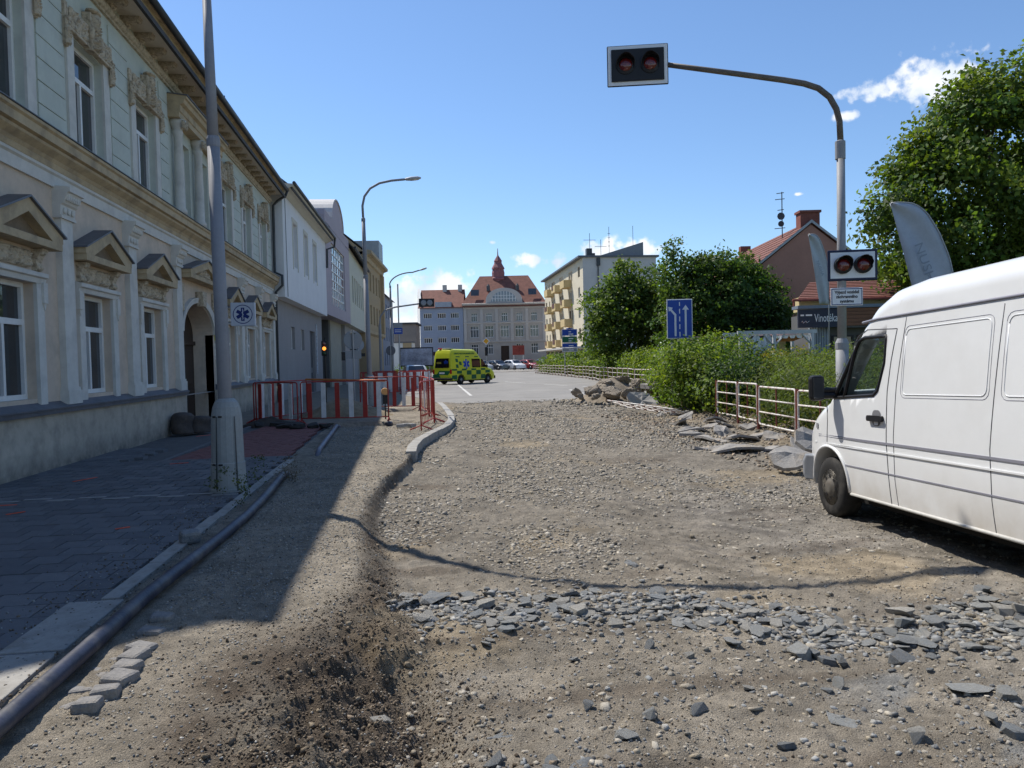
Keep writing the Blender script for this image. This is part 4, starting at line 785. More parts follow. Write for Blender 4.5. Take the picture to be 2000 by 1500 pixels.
SH = mat('shop_sign_slate', (.028,.034,.055), .55, .1, 3); BRD = mat('brown_cladding_board', (.20,.095,.055), .7, .2, 3, stretch=(.5,4,4)); CORR = mat('corrugated_grey', (.27,.31,.35), .5, .1, 3); YW = mat('yellow_shop_wall', (.55,.46,.24), .9, .07, 2)
MB().box(1.15,L,.5,5,0,3.2).build('wall', DKG, h)
sn = MB().box(-.08,1.37,-.08,.02,2.58,3.22).build('sign_panel', SH, h)
text('lettering', 'Vinotéka', .40, SIGNW, sn, (.88,-.086,2.90), (R(90),0,0), sx=.56); [MB().box(a, c, -.085, -.08, 2.99, 3.045).build('small_print', SIGNW, sn) for a, c in ((0,.12),(.18,.4))]
b = MB().tube([(.02+.04*q,-.09,2.78+.04*math.sin(q*2.1)) for q in range(8)], .008, 4); b.build('script_mark', SIGNW, sn)
for k in range(5): MB().box(1.39,L,-.05-.012*(k % 2),.03,2.62+k*.125,2.735+k*.125).build('board', BRD, h)
MB().box(-.1,L+.1,-.12,.6,3.25,3.36).build('fascia_flashing', mat('flashing_blue_grey', (.16,.20,.25), .5, .1, 2), h)
MB().box(1.64,L,0,.5,2.55,2.62).build('soffit', DKG, h)
b = MB()
for k in range(8): b.box(.42+k*.085,.47+k*.085,.28,.40,0,2.58).box(.47+k*.085,.505+k*.085,.32,.40,0,2.58)
b.build('corrugated_post', CORR, h)
window(h, 1.25, 2.0, .1, 2.3, .45, (), (), .06, fm=BLACK); window(h, 2.15, 3.2, .1, 2.3, .45, (), (), .06, fm=mat('brown_frame', (.12,.07,.045)))
MB().box(.25,L,.9,1.6,3.2,3.72).build('attic_wall', YW, h)
rf = MB().add([(.12,.55,3.62),(L+.5,.55,3.62),(L+.5,4,4.5),(1.6,4,4.5),(.9,4,3.62)], [(0,1,2,3),(0,3,4)]).build('roof', TILE, h); tile_courses(rf, (.12,.55,3.63), (L+.5,.55,3.63), (L+.5,4,4.51), (1.6,4,4.51), 10, TILE, .025)
MB().tube([(-.1,.5,3.60),(L+.5,.5,3.60)], .05, 6).tube([(-.05,.5,3.6),(-.05,.5,3.3)], .04, 6).build('gutter', RUST, h)
# garden gazebo
g = thing('gazebo', 'white timber gazebo with torn fabric wall and orange awning', 'gazebo', (11.15,24.85,0), R(-7)); GW_ = mat('grey_white_timber', (.5,.51,.52), .7, .1, 3)
for x, y in ((0,0),(1.15,0),(2.45,0),(0,1.8),(2.45,1.8)): MB().box(x-.05,x+.05,y-.05,y+.05,0,2.35).build('post', GW_, g)
for x0, y0, x1, y1 in ((-.1,0,2.6,0),(-.1,1.8,2.6,1.8)): MB().box(x0,x1,y0-.04,y0+.04,2.352,2.48).build('beam', GW_, g)
for x, s in ((0,1),(1.15,-1),(1.15,1),(2.45,-1)): MB().tube([(x,0,1.95),(x+s*.36,0,2.34)], .035, 4).build('brace', GW_, g)
b = MB(); n = 18
b.add([(.06+1.0*i/n, .03+.05*math.sin(i*1.7)+.03*math.sin(j*2.3+i), .6+1.68*j/8+(.10*math.sin(i*.9) if j == 8 else 0)) for j in range(9) for i in range(n+1)], [(j*(n+1)+i, j*(n+1)+i+1, (j+1)*(n+1)+i+1, (j+1)*(n+1)+i) for j in range(8) for i in range(n)])
b.build('fabric_wall', mat('white_tarp', (.66,.68,.72), .6, .08, 3), g, smooth=True)
MB().add([(1.2,.1,2.3),(2.4,.1,2.3),(2.4,1.6,2.12),(1.2,1.6,2.12)], [(0,1,2,3)]).build('awning', mat('orange_awning', (.52,.19,.06), .7, .15, 3), g)
b = MB()
for k in range(5): b.prism([(1.2+k*.24,2.3),(1.44+k*.24,2.3),(1.38+k*.24,2.2),(1.26+k*.24,2.2)], .06, .075)
b.build('scalloped_trim', SIGNW, g)
gw = thing('garden_wall', 'yellow garden building behind the gazebo', 'building', (11.6,29.5,0), R(-6)); MB().box(0,3.4,0,3,0,2.3).build('wall', YW, gw); MB().box(-.2,3.5,-.3,3.2,2.3,2.45).build('roof', TILED, gw)
MB().box(1.2,2.1,-.05,0,1.3,1.75).build('window', PANE, gw)
# ================================================================ street furniture
LAMPP = mat('lamp_post_grey', (.24,.245,.265), .6, .1, 3, dirt=((.22,.22,.23), 2, .5)); COVER = mat('post_base_concrete', (.30,.32,.315), .8, .12, 3, bump=.2, bscale=50, dirt=((.2,.2,.19), 3, .6))
def lamp(label, loc, arm, joint, rad=(.1,.075,.05), cover=True, lean=0.):
    t = thing('street_lamp', label, 'street lamp', loc, group='street lamps on the left pavement')
    if cover:
        MB().lathe([(.245,0),(.245,.04),(.235,.05),(.22,.36),(.222,.38),(.21,.39),(.2,.9),(.193,1.02),(.175,1.12),(.145,1.19),(.10,1.235)], n=18).build('base_cover', COVER, t, smooth=False)
        s = MB()
        for a in (-2.3,-.9,.6): s.box(.16,.23,-.008,.008,.05,1.08); 
        b = MB()
        for a in (R(-115), R(-50)): b.add([(math.cos(a+q)*rr, math.sin(a+q)*rr, z) for q, rr, z in ((-.045,.243,.02),(.045,.243,.02),(.03,.208,1.0),(-.03,.208,1.0))], [(0,1,2,3)])
        b.build('cover_seam', GUT, t)
        b = MB()
        for z, rr in ((.37,.224),(1.0,.199)):
            for a in (R(-115),): b.tube([(math.cos(a+q)*rr, math.sin(a+q)*rr, z) for q in (-.35,-.12)], .012, 5).tube([(math.cos(a+q)*rr, math.sin(a+q)*rr, z) for q in (.12,.35)], .012, 5)
        b.build('latch', BLACK, t)
    lx = lambda z: lean*z
    MB().tube([(lx(0),0,0),(lx(joint*.35),0,joint*.35),(lx(joint*.7),0,joint*.7)], [rad[0],rad[0]*.92,rad[0]*.85], 14).tube([(lx(joint*.69),0,joint*.69),(lx(joint),0,joint)], [rad[0]*.78,rad[1]], 14).build('pole', LAMPP, t, smooth=True)
    MB().lathe([(rad[0]*.86,0),(rad[0]*.92,.02),(rad[0]*.92,.10),(rad[0]*.8,.14)], (lx(joint*.69),0,joint*.69), 14).build('collar', LAMPP, t); MB().lathe([(rad[1]*1.05,0),(rad[1]*1.1,.12),(rad[2]*1.1,.16)], (lx(joint),0,joint-.05), 14).build('collar', LAMPP, t)
    P = [(lx(joint),0,joint)]+arm; MB().tube(P, [rad[2]]*len(P), 10).build('arm', LAMPP, t, smooth=True)
    e = Vector(arm[-1]); d = (e-Vector(arm[-2])).normalized()
    h = MB(); hd = [(0,.05),(.05,.085),(.25,.13),(.5,.12),(.62,.04)]
    h.lathe([(r, q) for q, r in hd], n=12, axis='x'); ho = h.build('lamp_head', mat('lamp_head_grey', (.42,.43,.44), .5, .08, 3), t, smooth=True, loc=tuple(e), rot=(0, -math.asin(d.z), math.atan2(d.y, d.x)), scale=(1,1,.6))
    MB().ball((.36,0,-.06),(.2,.1,.07),10,6).build('lens', mat('lamp_lens', (.6,.62,.6), .2, 0), ho, smooth=True)
    return t
def arc(x0, z0, x1, z1, n=10):
    return [(x0+(x1-x0)*(1-math.cos(t)), 0, z0+(z1-z0)*math.sin(t)) for t in [math.pi/2*(k+1)/n for k in range(n)]]
lamp('tall grey lamp post with domed concrete base in front of the green house', (-2.44,10.65,0), [(-.07,0,6.95),(.05,0,7.35),(.3,0,7.8),(.75,0,8.12),(1.5,0,8.38),(2.6,0,8.6)], 6.6, (.095,.056,.05), lean=-.011)
lamp('second lamp post with curved arm beside the mauve house', (-1.5,29.55,0), [(-.1,0,7.6),(-.02,0,7.95),(.2,0,8.25),(.55,0,8.45),(1.0,0,8.55),(1.5,0,8.6)], 7.05, (.1,.07,.045), lean=-.012)
lamp('far lamp post with curved arm near the blue house', (-1.3,58.8,0), arc(-.05,7.5,1.7,8.5)+[(2.2,0,8.65)], 7.4, (.1,.07,.05), lean=0, cover=False)
# warning signal mast on the right
POLE = mat('mast_grey', (.27,.275,.285), .6, .1, 3); BRZ = mat('mast_arm_weathered', (.13,.11,.09), .6, .25, 4)
REDL = mat('red_lens', (.11,.008,.008), .12, .25, 20, spec=.7)
def flasher(par, c, rz, w, h, face, edge, r, wid=None):
    o = MB().box(-w/2,w/2,-.012,.03,-h/2,h/2).build('backing_board', edge, par, bevel=.02, loc=c, rot=(0,0,rz))
    e = .085 if wid is None else .03
    MB().box(-w/2+e*.6,w/2-e*.6,-.016,-.012,-h/2+e*.6,h/2-e*.6).build('board_face', face, o)
    if face is BLACK or True:
        if wid: MB().box(-wid[0]/2,wid[0]/2,-.05,-.016,-wid[1]/2,wid[1]/2).build('lamp_box', BLACK, o, bevel=.01)
    for s in (-1, 1):
        l = MB().lathe([(r*1.12,-.02),(r*1.12,-.07),(r*.8,-.085)], (s*w*.2,0,0), 20, 'y').build('lamp_ring', BLACK, o)
        MB().lathe([(r*.8,-.075),(r*.78,-.095),(r*.55,-.115),(r*.2,-.124)], (s*w*.2,0,0), 20, 'y').build('red_lens', REDL, l, smooth=True)
        b = MB(); n = 14
        for k in range(n):
            a0, a1 = R(-25)+R(230)*k/n, R(-25)+R(230)*(k+1)/n
            f = lambda a: .10+.17*max(0, math.sin(a))**.6
            b.quad(*[(s*w*.2+r*1.08*math.cos(a), y, r*1.08*math.sin(a)) for a, y in ((a0,-.05),(a1,-.05),(a1,-f(a1)),(a0,-f(a0)))])
        v = b.build('visor', BLACK, l); m = v.modifiers.new('solid', 'SOLIDIFY'); m.thickness = .008
    return o
ms = thing('signal_mast', 'grey mast with long curved arm carrying red warning lights over the road', 'traffic signal', (8.69,14.55,0))
MB().tube([(0,0,0),(0,0,1.75)], .125, 16).tube([(0,0,1.7),(.01,0,5.75)], [.088,.08], 16).build('pole', POLE, ms, smooth=True)
MB().lathe([(.125,1.72),(.13,1.74),(.13,1.86),(.09,1.95)], n=16).build('collar', POLE, ms); MB().lathe([(.10,5.55),(.10,5.9),(.07,5.92)], n=16).build('collar', POLE, ms)
MB().tube([(.01,0,5.85),(-.01,.0,6.3),(-.07,.01,6.55),(-.2,.03,6.79),(-.42,.06,6.97),(-.7,.1,7.07),(-1.1,.16,7.15),(-2,.3,7.30),(-3.4,.5,7.52)], [.06]*6+[.058,.055,.05], 12).build('arm', BRZ, ms, smooth=True)
flasher(ms, (-3.98,.62,7.54), R(-13), 1.22, .82, SIGNW, BLACK, .165, (1.05,.64))
flasher(ms, (.16,-.13,3.41), R(-16), .95, .62, SIGNW, mat('sign_navy_edge', (.02,.025,.06), .5, .1, 3), .155)
pl = MB().box(-.31,.31,-.012,.012,-.18,.18).build('text_plate', SIGNW, ms, bevel=.015, loc=(.03,-.13,2.78), rot=(0,0,R(-14)))
b = MB().box(-.295,.295,-.0145,-.012,.148,.162).box(-.295,.295,-.0145,-.012,-.162,-.148).box(-.295,-.281,-.0142,-.012,-.148,.148).box(.281,.295,-.0142,-.012,-.148,.148); b.build('border', NAVY, pl)
for s, z in (('Výjezd vozidel', .09), ('záchranného', 0), ('systému', -.09)): text('lettering', s, .088, BLACK, pl, (0,-.015,z), (R(90),0,0), ext=.0015, sx=.92, bold=.0025)
# lane sign
ls = thing('lane_sign', 'blue lane sign with two white arrows standing in the shrubs', 'sign', (8.4,23.15,0), R(-9))
MB().box(-.4,.4,-.015,.015,2.22,3.45).build('panel', SIGNW, ls, bevel=.03); MB().box(-.375,.375,-.019,-.015,2.245,3.425).build('blue_face', SIGNB, ls)
SA = mat('sign_arrow_white', (.62,.65,.7), .4, .04, 3)
def arrow(pts): MB().prism(pts, -.023, -.019).build('arrow', SA, ls)
arrow([(.155,2.3),(.215,2.3),(.215,3.12),(.29,3.12),(.185,3.27),(.08,3.12),(.155,3.12)])
arrow([(-.165,2.3),(-.105,2.3),(-.105,2.98),(-.245,3.14),(-.21,3.19),(-.355,3.22),(-.335,3.07),(-.295,3.10),(-.165,2.95)])
for k in range(5): MB().box(-.015,.015,-.0215,-.019,2.28+k*.24,2.28+k*.24+(.15 if k < 4 else .12)).build('lane_dash', SA, ls)
for x in (-.25,.25): MB().tube([(x,.05,0),(x,.05,3.3)], .03, 8).build('post', STEEL, ls)
ds = thing('direction_sign', 'stacked blue and green direction sign boards beyond the hedge', 'sign', (15.55,73.7,0), R(-11)); GRN = mat('sign_green', (.01,.12,.06), .4, .05, 3)
for z0, z1, m in ((3.95,4.6,SIGNB),(3.28,3.9,GRN),(2.82,3.24,SIGNB),(2.4,2.78,BACK)):
    o = MB().box(-.75,.75,-.03,.03,z0,z1).build('board', SIGNW, ds); MB().box(-.71,.71,-.036,-.03,z0+.04,z1-.04).build('board_face', m, o)
    for q in range(2): MB().box(-.1,.1+.35*random.random(),-.042,-.036,z0+.13+q*.22,z0+.21+q*.22).build('lettering_bar', SIGNW, o) if z1-z0 > .5 or q == 0 else None
for x in (-.5,.5): MB().tube([(x,.06,0),(x,.06,4.5)], .05, 6).build('post', STEEL, ds)
MB().tube([(0,.1,4.6),(0,.1,4.7)], .3, 6).build('crown_board', SIGNB, ds)
# round sign seen from behind, far signs
rsn = thing('round_sign', 'round road sign seen from its grey back with a plate below', 'sign', (-2.1,29.6,0), R(8))
MB().lathe([(.34,-.01),(.35,0),(.35,.02),(.33,.03)], (0,.06,2.57), 28, 'y').build('disc', BACK, rsn); MB().box(-.36,.3,.03,.06,1.86,2.16).build('plate', BACK, rsn); MB().box(-.44,-.30,-.02,.03,1.8,2.12).build('lamp_unit', BLACK, rsn)
MB().tube([(0,0,0),(0,0,2.95)], .032, 8).build('post', STEEL, rsn); MB().tube([(-.1,0,2.8),(0,.02,2.85),(.1,0,2.8)], .02, 5).tube([(-.12,.02,2.2),(.12,.02,2.2)], .025, 5).build('clamp', GUT, rsn)
tl = thing('portable_traffic_light', 'portable traffic light with lit amber lamp by the grey wall', 'traffic light', (-3.4,31.75,0), R(6))
MB().tube([(.02,0,0),(.02,0,2.75)], .03, 8).build('post', BLACK, tl); hd = MB().box(-.11,.11,-.1,.06,2.02,2.62).build('housing', BLACK, tl, bevel=.02)
for z, m in ((2.5, REDL), (2.12, mat('green_lens', (.01,.05,.02), .2, .1, 9))): MB().lathe([(.075,-.1),(.06,-.12),(.02,-.125)], (0,0,z), 14, 'y').build('lens', m, hd)
MB().lathe([(.075,-.1),(.06,-.12),(.02,-.125)], (0,0,2.31), 14, 'y').build('lit_lens', emit('amber_lit', (1,.30,.04), 1.6), hd)
ib = thing('info_sign', 'blue information board hanging from a post at the street end', 'sign', (-.68,50.6,0), R(4)); MB().box(-.28,.28,-.02,.02,3.55,3.95).build('board', SIGNB, ib); MB().box(-.28,.28,-.02,.02,3.97,4.28).build('board_top', BACK, ib); MB().tube([(.05,.04,0),(.05,.04,6.8)], .045, 6).build('post', STEEL, ib)
for z in (3.68,3.8): MB().box(-.22,.2,-.026,-.02,z,z+.035).build('lettering_bar', SIGNW, ib)
s2 = thing('signal_mast', 'far mast whose arm carries the back of a twin warning light', 'traffic signal', (-1.85,50.7,0)); MB().tube([(0,0,0),(0,0,4.2)], .09, 8).tube([(0,0,4.2),(.05,0,4.7),(.35,0,5.1),(1,-.1,5.3),(2.6,-.2,5.5)], .055, 8).build('pole', POLE, s2)
o = MB().box(2.55,3.55,-.26,-.16,5.28,5.82).build('backing_board', BLACK, s2)
for x in (2.85,3.25): MB().lathe([(.17,-.29),(.19,-.26),(.15,-.3)], (x,0,5.55), 14, 'y').build('lamp_back', BACK, o)
yd = thing('priority_sign', 'yellow diamond priority sign beside the far traffic light', 'sign', (8.95,89.7,0), R(-8)); MB().prism([(0,3.55),(.45,4.0),(0,4.45),(-.45,4.0)], -.02, .02).build('panel', SIGNW, yd); MB().prism([(0,3.66),(.34,4.0),(0,4.34),(-.34,4.0)], -.03, -.02).build('yellow_face', mat('sign_yellow', (.75,.36,.02), .4, .05, 3), yd); MB().tube([(0,.05,0),(0,.05,4.3)], .05, 6).build('post', STEEL, yd); MB().box(-.16,.16,-.16,.0,2.3,3.3).build('traffic_light_back', BLACK, yd)
rf_ = thing('round_sign', 'dark round sign back on a thin post in front of the white annex', 'sign', (-1.15,48.5,0)); MB().lathe([(.3,0),(.3,.02)], (0,.05,2.45), 20, 'y').build('disc', TIN, rf_); MB().tube([(0,0,0),(0,0,2.8)], .03, 6).build('post', STEEL, rf_)
pf = thing('round_sign', 'pale round sign on a post against the ochre house', 'sign', (-3.0,46.5,0), R(10)); MB().lathe([(.36,0),(.36,.02)], (0,.05,2.8), 20, 'y').build('disc', mat('faded_disc', (.3,.33,.36), .5, .1, 3), pf); MB().box(-.4,.4,.03,.06,2.1,2.3).build('plate', BLACK, pf); MB().tube([(0,0,0),(0,0,3.2)], .03, 6).build('post', STEEL, pf)
# ---------------------------------------------------------------- red and white barriers
def barrier(label, a, c, H=1.18, slats=6, first=0, zb=.0, group='red and white barriers round the trench'):
    d = Vector((c[0]-a[0], c[1]-a[1])); L = d.length; t = thing('barrier', label, 'barrier', (a[0], a[1], zb), math.atan2(d.y, d.x), group)
    r = .06; fr = [(0,0,.12),(0,0,H-r),(.02,0,H-.02),(r,0,H),(L-r,0,H),(L-.02,0,H-.02),(L,0,H-r),(L,0,.12)]
    MB().tube(fr, .019, 7).tube([(0,0,.14),(L,0,.14)], .016, 6).tube([(0,-.28,.02),(0,0,.13),(0,.28,.02)], .016, 6).tube([(L,-.28,.02),(L,0,.13),(L,.28,.02)], .016, 6).tube([(0,0,0),(0,0,.14)], .018, 6).tube([(L,0,0),(L,0,.14)], .018, 6).build('frame', RED, t, smooth=True)
    for k in range(slats):
        x = L*(k+.62)/(slats+.3); MB().box(x-.065,x+.065,-.012,.012,.145,H-.04).build('slat', (RED, SLW)[(k+first) % 2], t, rot=(random.uniform(-.015,.015),0,0))
    if not slats:
        for k in range(1, 9): MB().tube([(L*k/9,0,.14),(L*k/9,0,H)], .008, 5).build('bar', RED, t)
    return t
barrier('front barrier facing the camera with three red and three white slats', (-3.09,22.63-.2), (-.63,22.33-.2))
barrier('shaded barrier standing against the green house at the left end', (-4.52,23.1), (-3.12,21.95), slats=4)
barrier('barrier behind the left one, running away along the house', (-4.42,22.9), (-3.3,25.3), slats=5, first=1)
barrier('barrier behind the trench with white slats in sun', (-1.75,27.5), (.32,27.2), slats=6, first=1)
barrier('thin barred red barrier seen nearly edge on at the kerb', (.24,18.8), (.62,21.0), slats=0)
barrier('second thin barred red barrier following the kerb', (.64,21.1), (.62,23.5), slats=0)
barrier('red barrier closing the right end of the trench', (.55,23.6), (.34,27.1), slats=3)
for i, (a, c) in enumerate([((-2.6,41),(-.5,41.2)),((-.4,41.2),(1.0,42.6)),((-2.8,44.5),(-.7,44.8)),((-.6,44.8),(1.2,45.6)),((-2.2,48.5),(-.2,48.8)),((-.1,48.8),(1.4,50))]):
    barrier(('front left','front right','middle left','middle right','rear left','rear right')[i]+' red and white barrier of the far cluster before the silver car', a, c, slats=7, first=i % 2, group='far barriers before the silver car')
orr = MB().tube([(-3.3,25.2,1.2),(-.72,22.3,1.16)], .03, 8).build('orange_rail', mat('orange_plastic', (.62,.20,.04), .6, .12, 4)); tag(orr, 'orange rail laid slanting across the barrier tops', 'rail')
wl = thing('warning_lamp', 'round yellow warning lamp behind the front barrier', 'lamp', (-.75,23.1,0)); MB().lathe([(.10,-.04),(.11,0),(.10,.04)], (0,0,.82), 16, 'y').build('lens', mat('amber_unlit', (.62,.34,.12), .4, .1, 4), wl); MB().box(-.07,.07,-.05,.05,.45,.72).tube([(0,0,0),(0,0,.5)], .02, 6).build('battery_box', BLACK, wl)
# sand heap and spoil in the dug area
def heap(name, label, c, rx, ry, h, m, cat, seed):
    n = 30; b = MB(); r = np.random.default_rng(seed); ox = r.uniform(0, 99)
    U, V = np.meshgrid(np.linspace(-1.15,1.15,n), np.linspace(-1.15,1.15,n)); Rr = np.sqrt(U*U+V*V)
    Z = h*np.clip(1-Rr, -.12, 1)**1.0*(1+.5*fbm(U*2+ox, V*2, 3))+.05*h*fbm(U*9+ox, V*9, 3)
    Z = np.where(Rr > 1, -.06, Z)
    b.add([(c[0]+float(u)*rx, c[1]+float(v)*ry, c[2]+float(z)) for u, v, z in zip(U.ravel(), V.ravel(), Z.ravel())], [(j*n+i, j*n+i+1, (j+1)*n+i+1, (j+1)*n+i) for j in range(n-1) for i in range(n-1)])
    return tag(b.build(name, m, smooth=True), label, cat)
SOILM = mat('excavated_sand', (.24,.19,.12), .95, .25, 5, bump=.8, bscale=40)
heap('sand_heap', 'brown sand heap behind the front barrier', (-2.1,25.2,0), 1.5, 1.3, .75, SOILM, 'heap', 1)
heap('spoil_heap', 'low heap of dark spoil by the left barrier', (-3.9,22.3,0), .8, .5, .22, mat('dark_spoil', (.06,.052,.045), .95, .25, 6, bump=.8, bscale=40), 'heap', 2)
for i, (x, y) in enumerate([(-3.3,20.9),(-2.95,20.6),(-2.55,20.75),(-3.6,21.7),(-4.1,22.0),(-2.2,20.5),(-3.05,21.2)]):
    o = link('asphalt_slab', rock_mesh(mat('dark_asphalt_chunk', (.045,.043,.042), .9, .2, 8, bump=.5, bscale=60), 70+i, .3), None, (x, y, .05), (random.uniform(-.2,.2), random.uniform(-.2,.2), i), (.55,.55,.45)); tag(o, 'dark slab of lifted paving lying before the left barriers', 'slab', 'lifted paving by the left barriers')
for i, (x, y) in enumerate([(-.28,19.9),(-.12,20.1),(.02,19.95)]): tag(MB().box(-.1,.1,-.06,.06,0,.09).build('paving_block', CONC, bevel=.012, loc=(x, y, .0), rot=(0,0,i*.4)), ('left','middle','right')[i]+' one of three grey paving blocks lying before the trench', 'block', 'loose blocks before the trench')
SACK = mat('grey_brown_sack', (.085,.07,.062), .9, .25, 6, bump=.8, bscale=18)
for i, (x, y, h, lab) in enumerate([(-5.72,20.2,.54,'tall slumped dark sack against the plinth left of the gate'),(-5.38,20.55,.42,'shorter dark sack to the right of the tall sack by the gate')]):
    b = MB(); n = 16; pr = [(.02,0),(.25,0),(.28,.08),(.27,.35),(.25,.6),(.27,.8),(.2,.95),(.08,1.0),(.01,.98)]
    b.lathe([(r*(1+.0), z*h) for r, z in pr], n=n); me = b.mesh('sack', SACK, True)
    for v in me.vertices: q = 1+.12*math.sin(v.co.z*14+v.co.x*9+i)+.08*math.sin(v.co.y*17); v.co.x *= q; v.co.y *= q
    tag(link('sack', me, None, (x, y, 0)), lab, 'sack')
# ---------------------------------------------------------------- white railings
def panel_mesh(L, H=.95, bars=1):
    r = .07; fr = [(r,0,.1),(.02,0,.12),(0,0,.1+r),(0,0,H-r),(.02,0,H-.02),(r,0,H),(L-r,0,H),(L-.02,0,H-.02),(L,0,H-r),(L,0,.1+r),(L-.02,0,.12),(L-r,0,.1),(r,0,.1)]
    b = MB().tube(fr, .022, 8, False)
    for z in (.38,.66): b.tube([(0,0,z),(L,0,z)], .018, 7)
    return b
def railing(label, pts, zb, n_each=None):
    t = thing('railing', label, 'railing', (pts[0][0], pts[0][1], zb)); ox, oy = pts[0]
    for a, c in zip(pts[:-1], pts[1:]):
        d = Vector((c[0]-a[0], c[1]-a[1])); n = max(1, round(d.length/2.0)) if n_each is None else n_each; L = d.length/n
        for k in range(n):
            p = (a[0]-ox+d.x*k/n, a[1]-oy+d.y*k/n, random.uniform(-.03,.03)); rz = math.atan2(d.y, d.x)
            o = panel_mesh(L-.14).build('rail_panel', RAIL, t, smooth=True, loc=p, rot=(0,random.uniform(-.015,.015),rz)); o.location.x += .07*math.cos(rz); o.location.y += .07*math.sin(rz)
            MB().tube([((L-.14)/2,0,.1),((L-.14)/2,0,.95)], .016, 6).build('middle_bar', RUST, o)
            MB().tube([(0,0,-.35),(0,0,.98)], .035, 8).build('post', RUST, t, loc=p)
    return t
railing('near chipped white tube railing with rusty red posts beside the van', [(8.29,20.05),(8.17,18.4),(7.9,16.7),(7.68,14.5),(7.5,12.4),(7.3,10.2)], 0., 1)
railing('long white tube railing in front of the far hedge', [(11.25,32.6),(12.0,37.5),(12.75,44),(13.6,53),(14.6,64),(15.3,80),(15.7,97)], .08)
fr = thing('fallen_railing', 'rust spotted white railing panel lying flat on the gravel', 'railing', (7.05,24.4,.02), R(-62), rot=(R(72),R(3),R(-66)))
panel_mesh(3.1,.95).build('frame', RAIL, fr, smooth=True)
for k in range(1, 6): MB().tube([(3.1*k/6,0,.1),(3.1*k/6,0,.95)], .014, 6).build('bar', RUST, fr)
# ---------------------------------------------------------------- broken asphalt and concrete
ASL = mat('broken_asphalt_slab', (.29,.275,.255), .92, .2, 4, bump=.8, bscale=45, dirt=((.27,.215,.145), 2.2, .9))
def slab(seed, rx, ry, th, jag=.55):
    r = random.Random(seed); n = r.randint(9, 14); pts = []
    for k in range(n): a = 2*math.pi*(k+r.uniform(-.3,.3))/n; q = r.uniform(jag,1.05); pts.append((rx*q*math.cos(a), ry*q*math.sin(a)))
    b = MB(); rings = 4; vs = []
    for lv, z in ((1,0),(0,-th)):
        for s in (1,.66,.33): vs += [(x*s, y*s, z+.3*rx*math.sin(x*s/rx*2+seed)*.5+.03*math.sin(y*9+x*7+seed)) for x, y in pts]
        vs.append((0,0,z+.3*rx*math.sin(seed)*.5))
    m = 3*n+1; fs = []
    for base, fl in ((0, 1), (m, -1)):
        for s in range(2):
            for k in range(n): q = (base+s*n+k, base+s*n+(k+1) % n, base+(s+1)*n+(k+1) % n, base+(s+1)*n+k); fs.append(q if fl > 0 else q[::-1])
        for k in range(n): q = (base+2*n+k, base+2*n+(k+1) % n, base+3*n); fs.append(q if fl > 0 else q[::-1])
    for k in range(n): fs.append((k, m+k, m+(k+1) % n, (k+1) % n))
    return b.add(vs, fs)
rs = random.Random(21)
SP = [(6.4,15.7,.75,.4),(6.85,15.4,.6,.45),(6.15,13.9,.7,.45),(6.75,14.0,.75,.6),(7.15,18.2,.6,.35),(7.5,20.6,.6,.3),(7.7,17.9,.5,.3),(7.6,15.2,.5,.4),(7.85,17.1,.55,.35),(7.5,15.8,.5,.3),(5.85,14.5,.55,.3),(7.2,13.2,.6,.4),(6.6,12.6,.6,.4),(7.0,16.6,.6,.3),(6.6,17.3,.55,.25),(7.9,21.6,.5,.3),(8.3,23.2,.5,.35),(6.9,19.3,.55,.22),(7.3,21.9,.6,.2),(7.4,12.2,.5,.3),(7.9,19.1,.5,.3),(6.3,16.5,.5,.2)]
for i, (x, y, a, c) in enumerate(SP):
    tl_ = (rs.gauss(.06,.14), rs.gauss(-.08,.16), rs.uniform(0,3.1)); o = slab(i, a*.8, c*.85, rs.uniform(.035,.06)).build('asphalt_slab', ASL, loc=(x, y, float(hz(x, y, False))+.06), rot=tl_)
    tag(o, 'broken slab of grey asphalt heaped on the bank below the near railing', 'slab', 'asphalt slabs along the right bank')
o = slab(77, .45, .34, .05, .85).build('asphalt_slab', ASL, loc=(5.85,11.2,.06), rot=(.3,-.2,.4)); tag(o, 'pale triangular asphalt slab leaning just ahead of the van bumper', 'slab')
o = slab(78, .5, .38, .06, .85).build('asphalt_slab', ASL, loc=(6.6,11.8,.2), rot=(.6,.1,.2)); tag(o, 'dark upright asphalt slab behind the triangular slab by the van', 'slab')
def chunk_mesh(m, seed):
    r = np.random.default_rng(seed); bm = bmesh.new(); bmesh.ops.create_icosphere(bm, subdivisions=4, radius=1.0); pl = [(Vector(q).normalized(), r.uniform(.5,.85)) for q in r.normal(size=(13,3))]
    for v in bm.verts:
        d = v.co.normalized(); rad = min([1.0]+[h/max(.05, d.dot(n)) for n, h in pl if d.dot(n) > .05]); f = float(fbm(np.array(d.x*6+seed), np.array(d.y*6+d.z*5), 4)); v.co = d*rad*(1+.22*f)
    me = bpy.data.meshes.new('concrete_chunk'); bm.to_mesh(me); bm.free(); me.materials.append(m); return me
CCH = mat('concrete_rubble', (.27,.23,.18), .92, .2, 5, bump=.6, bscale=40, dirt=((.14,.12,.10), 3, .6))
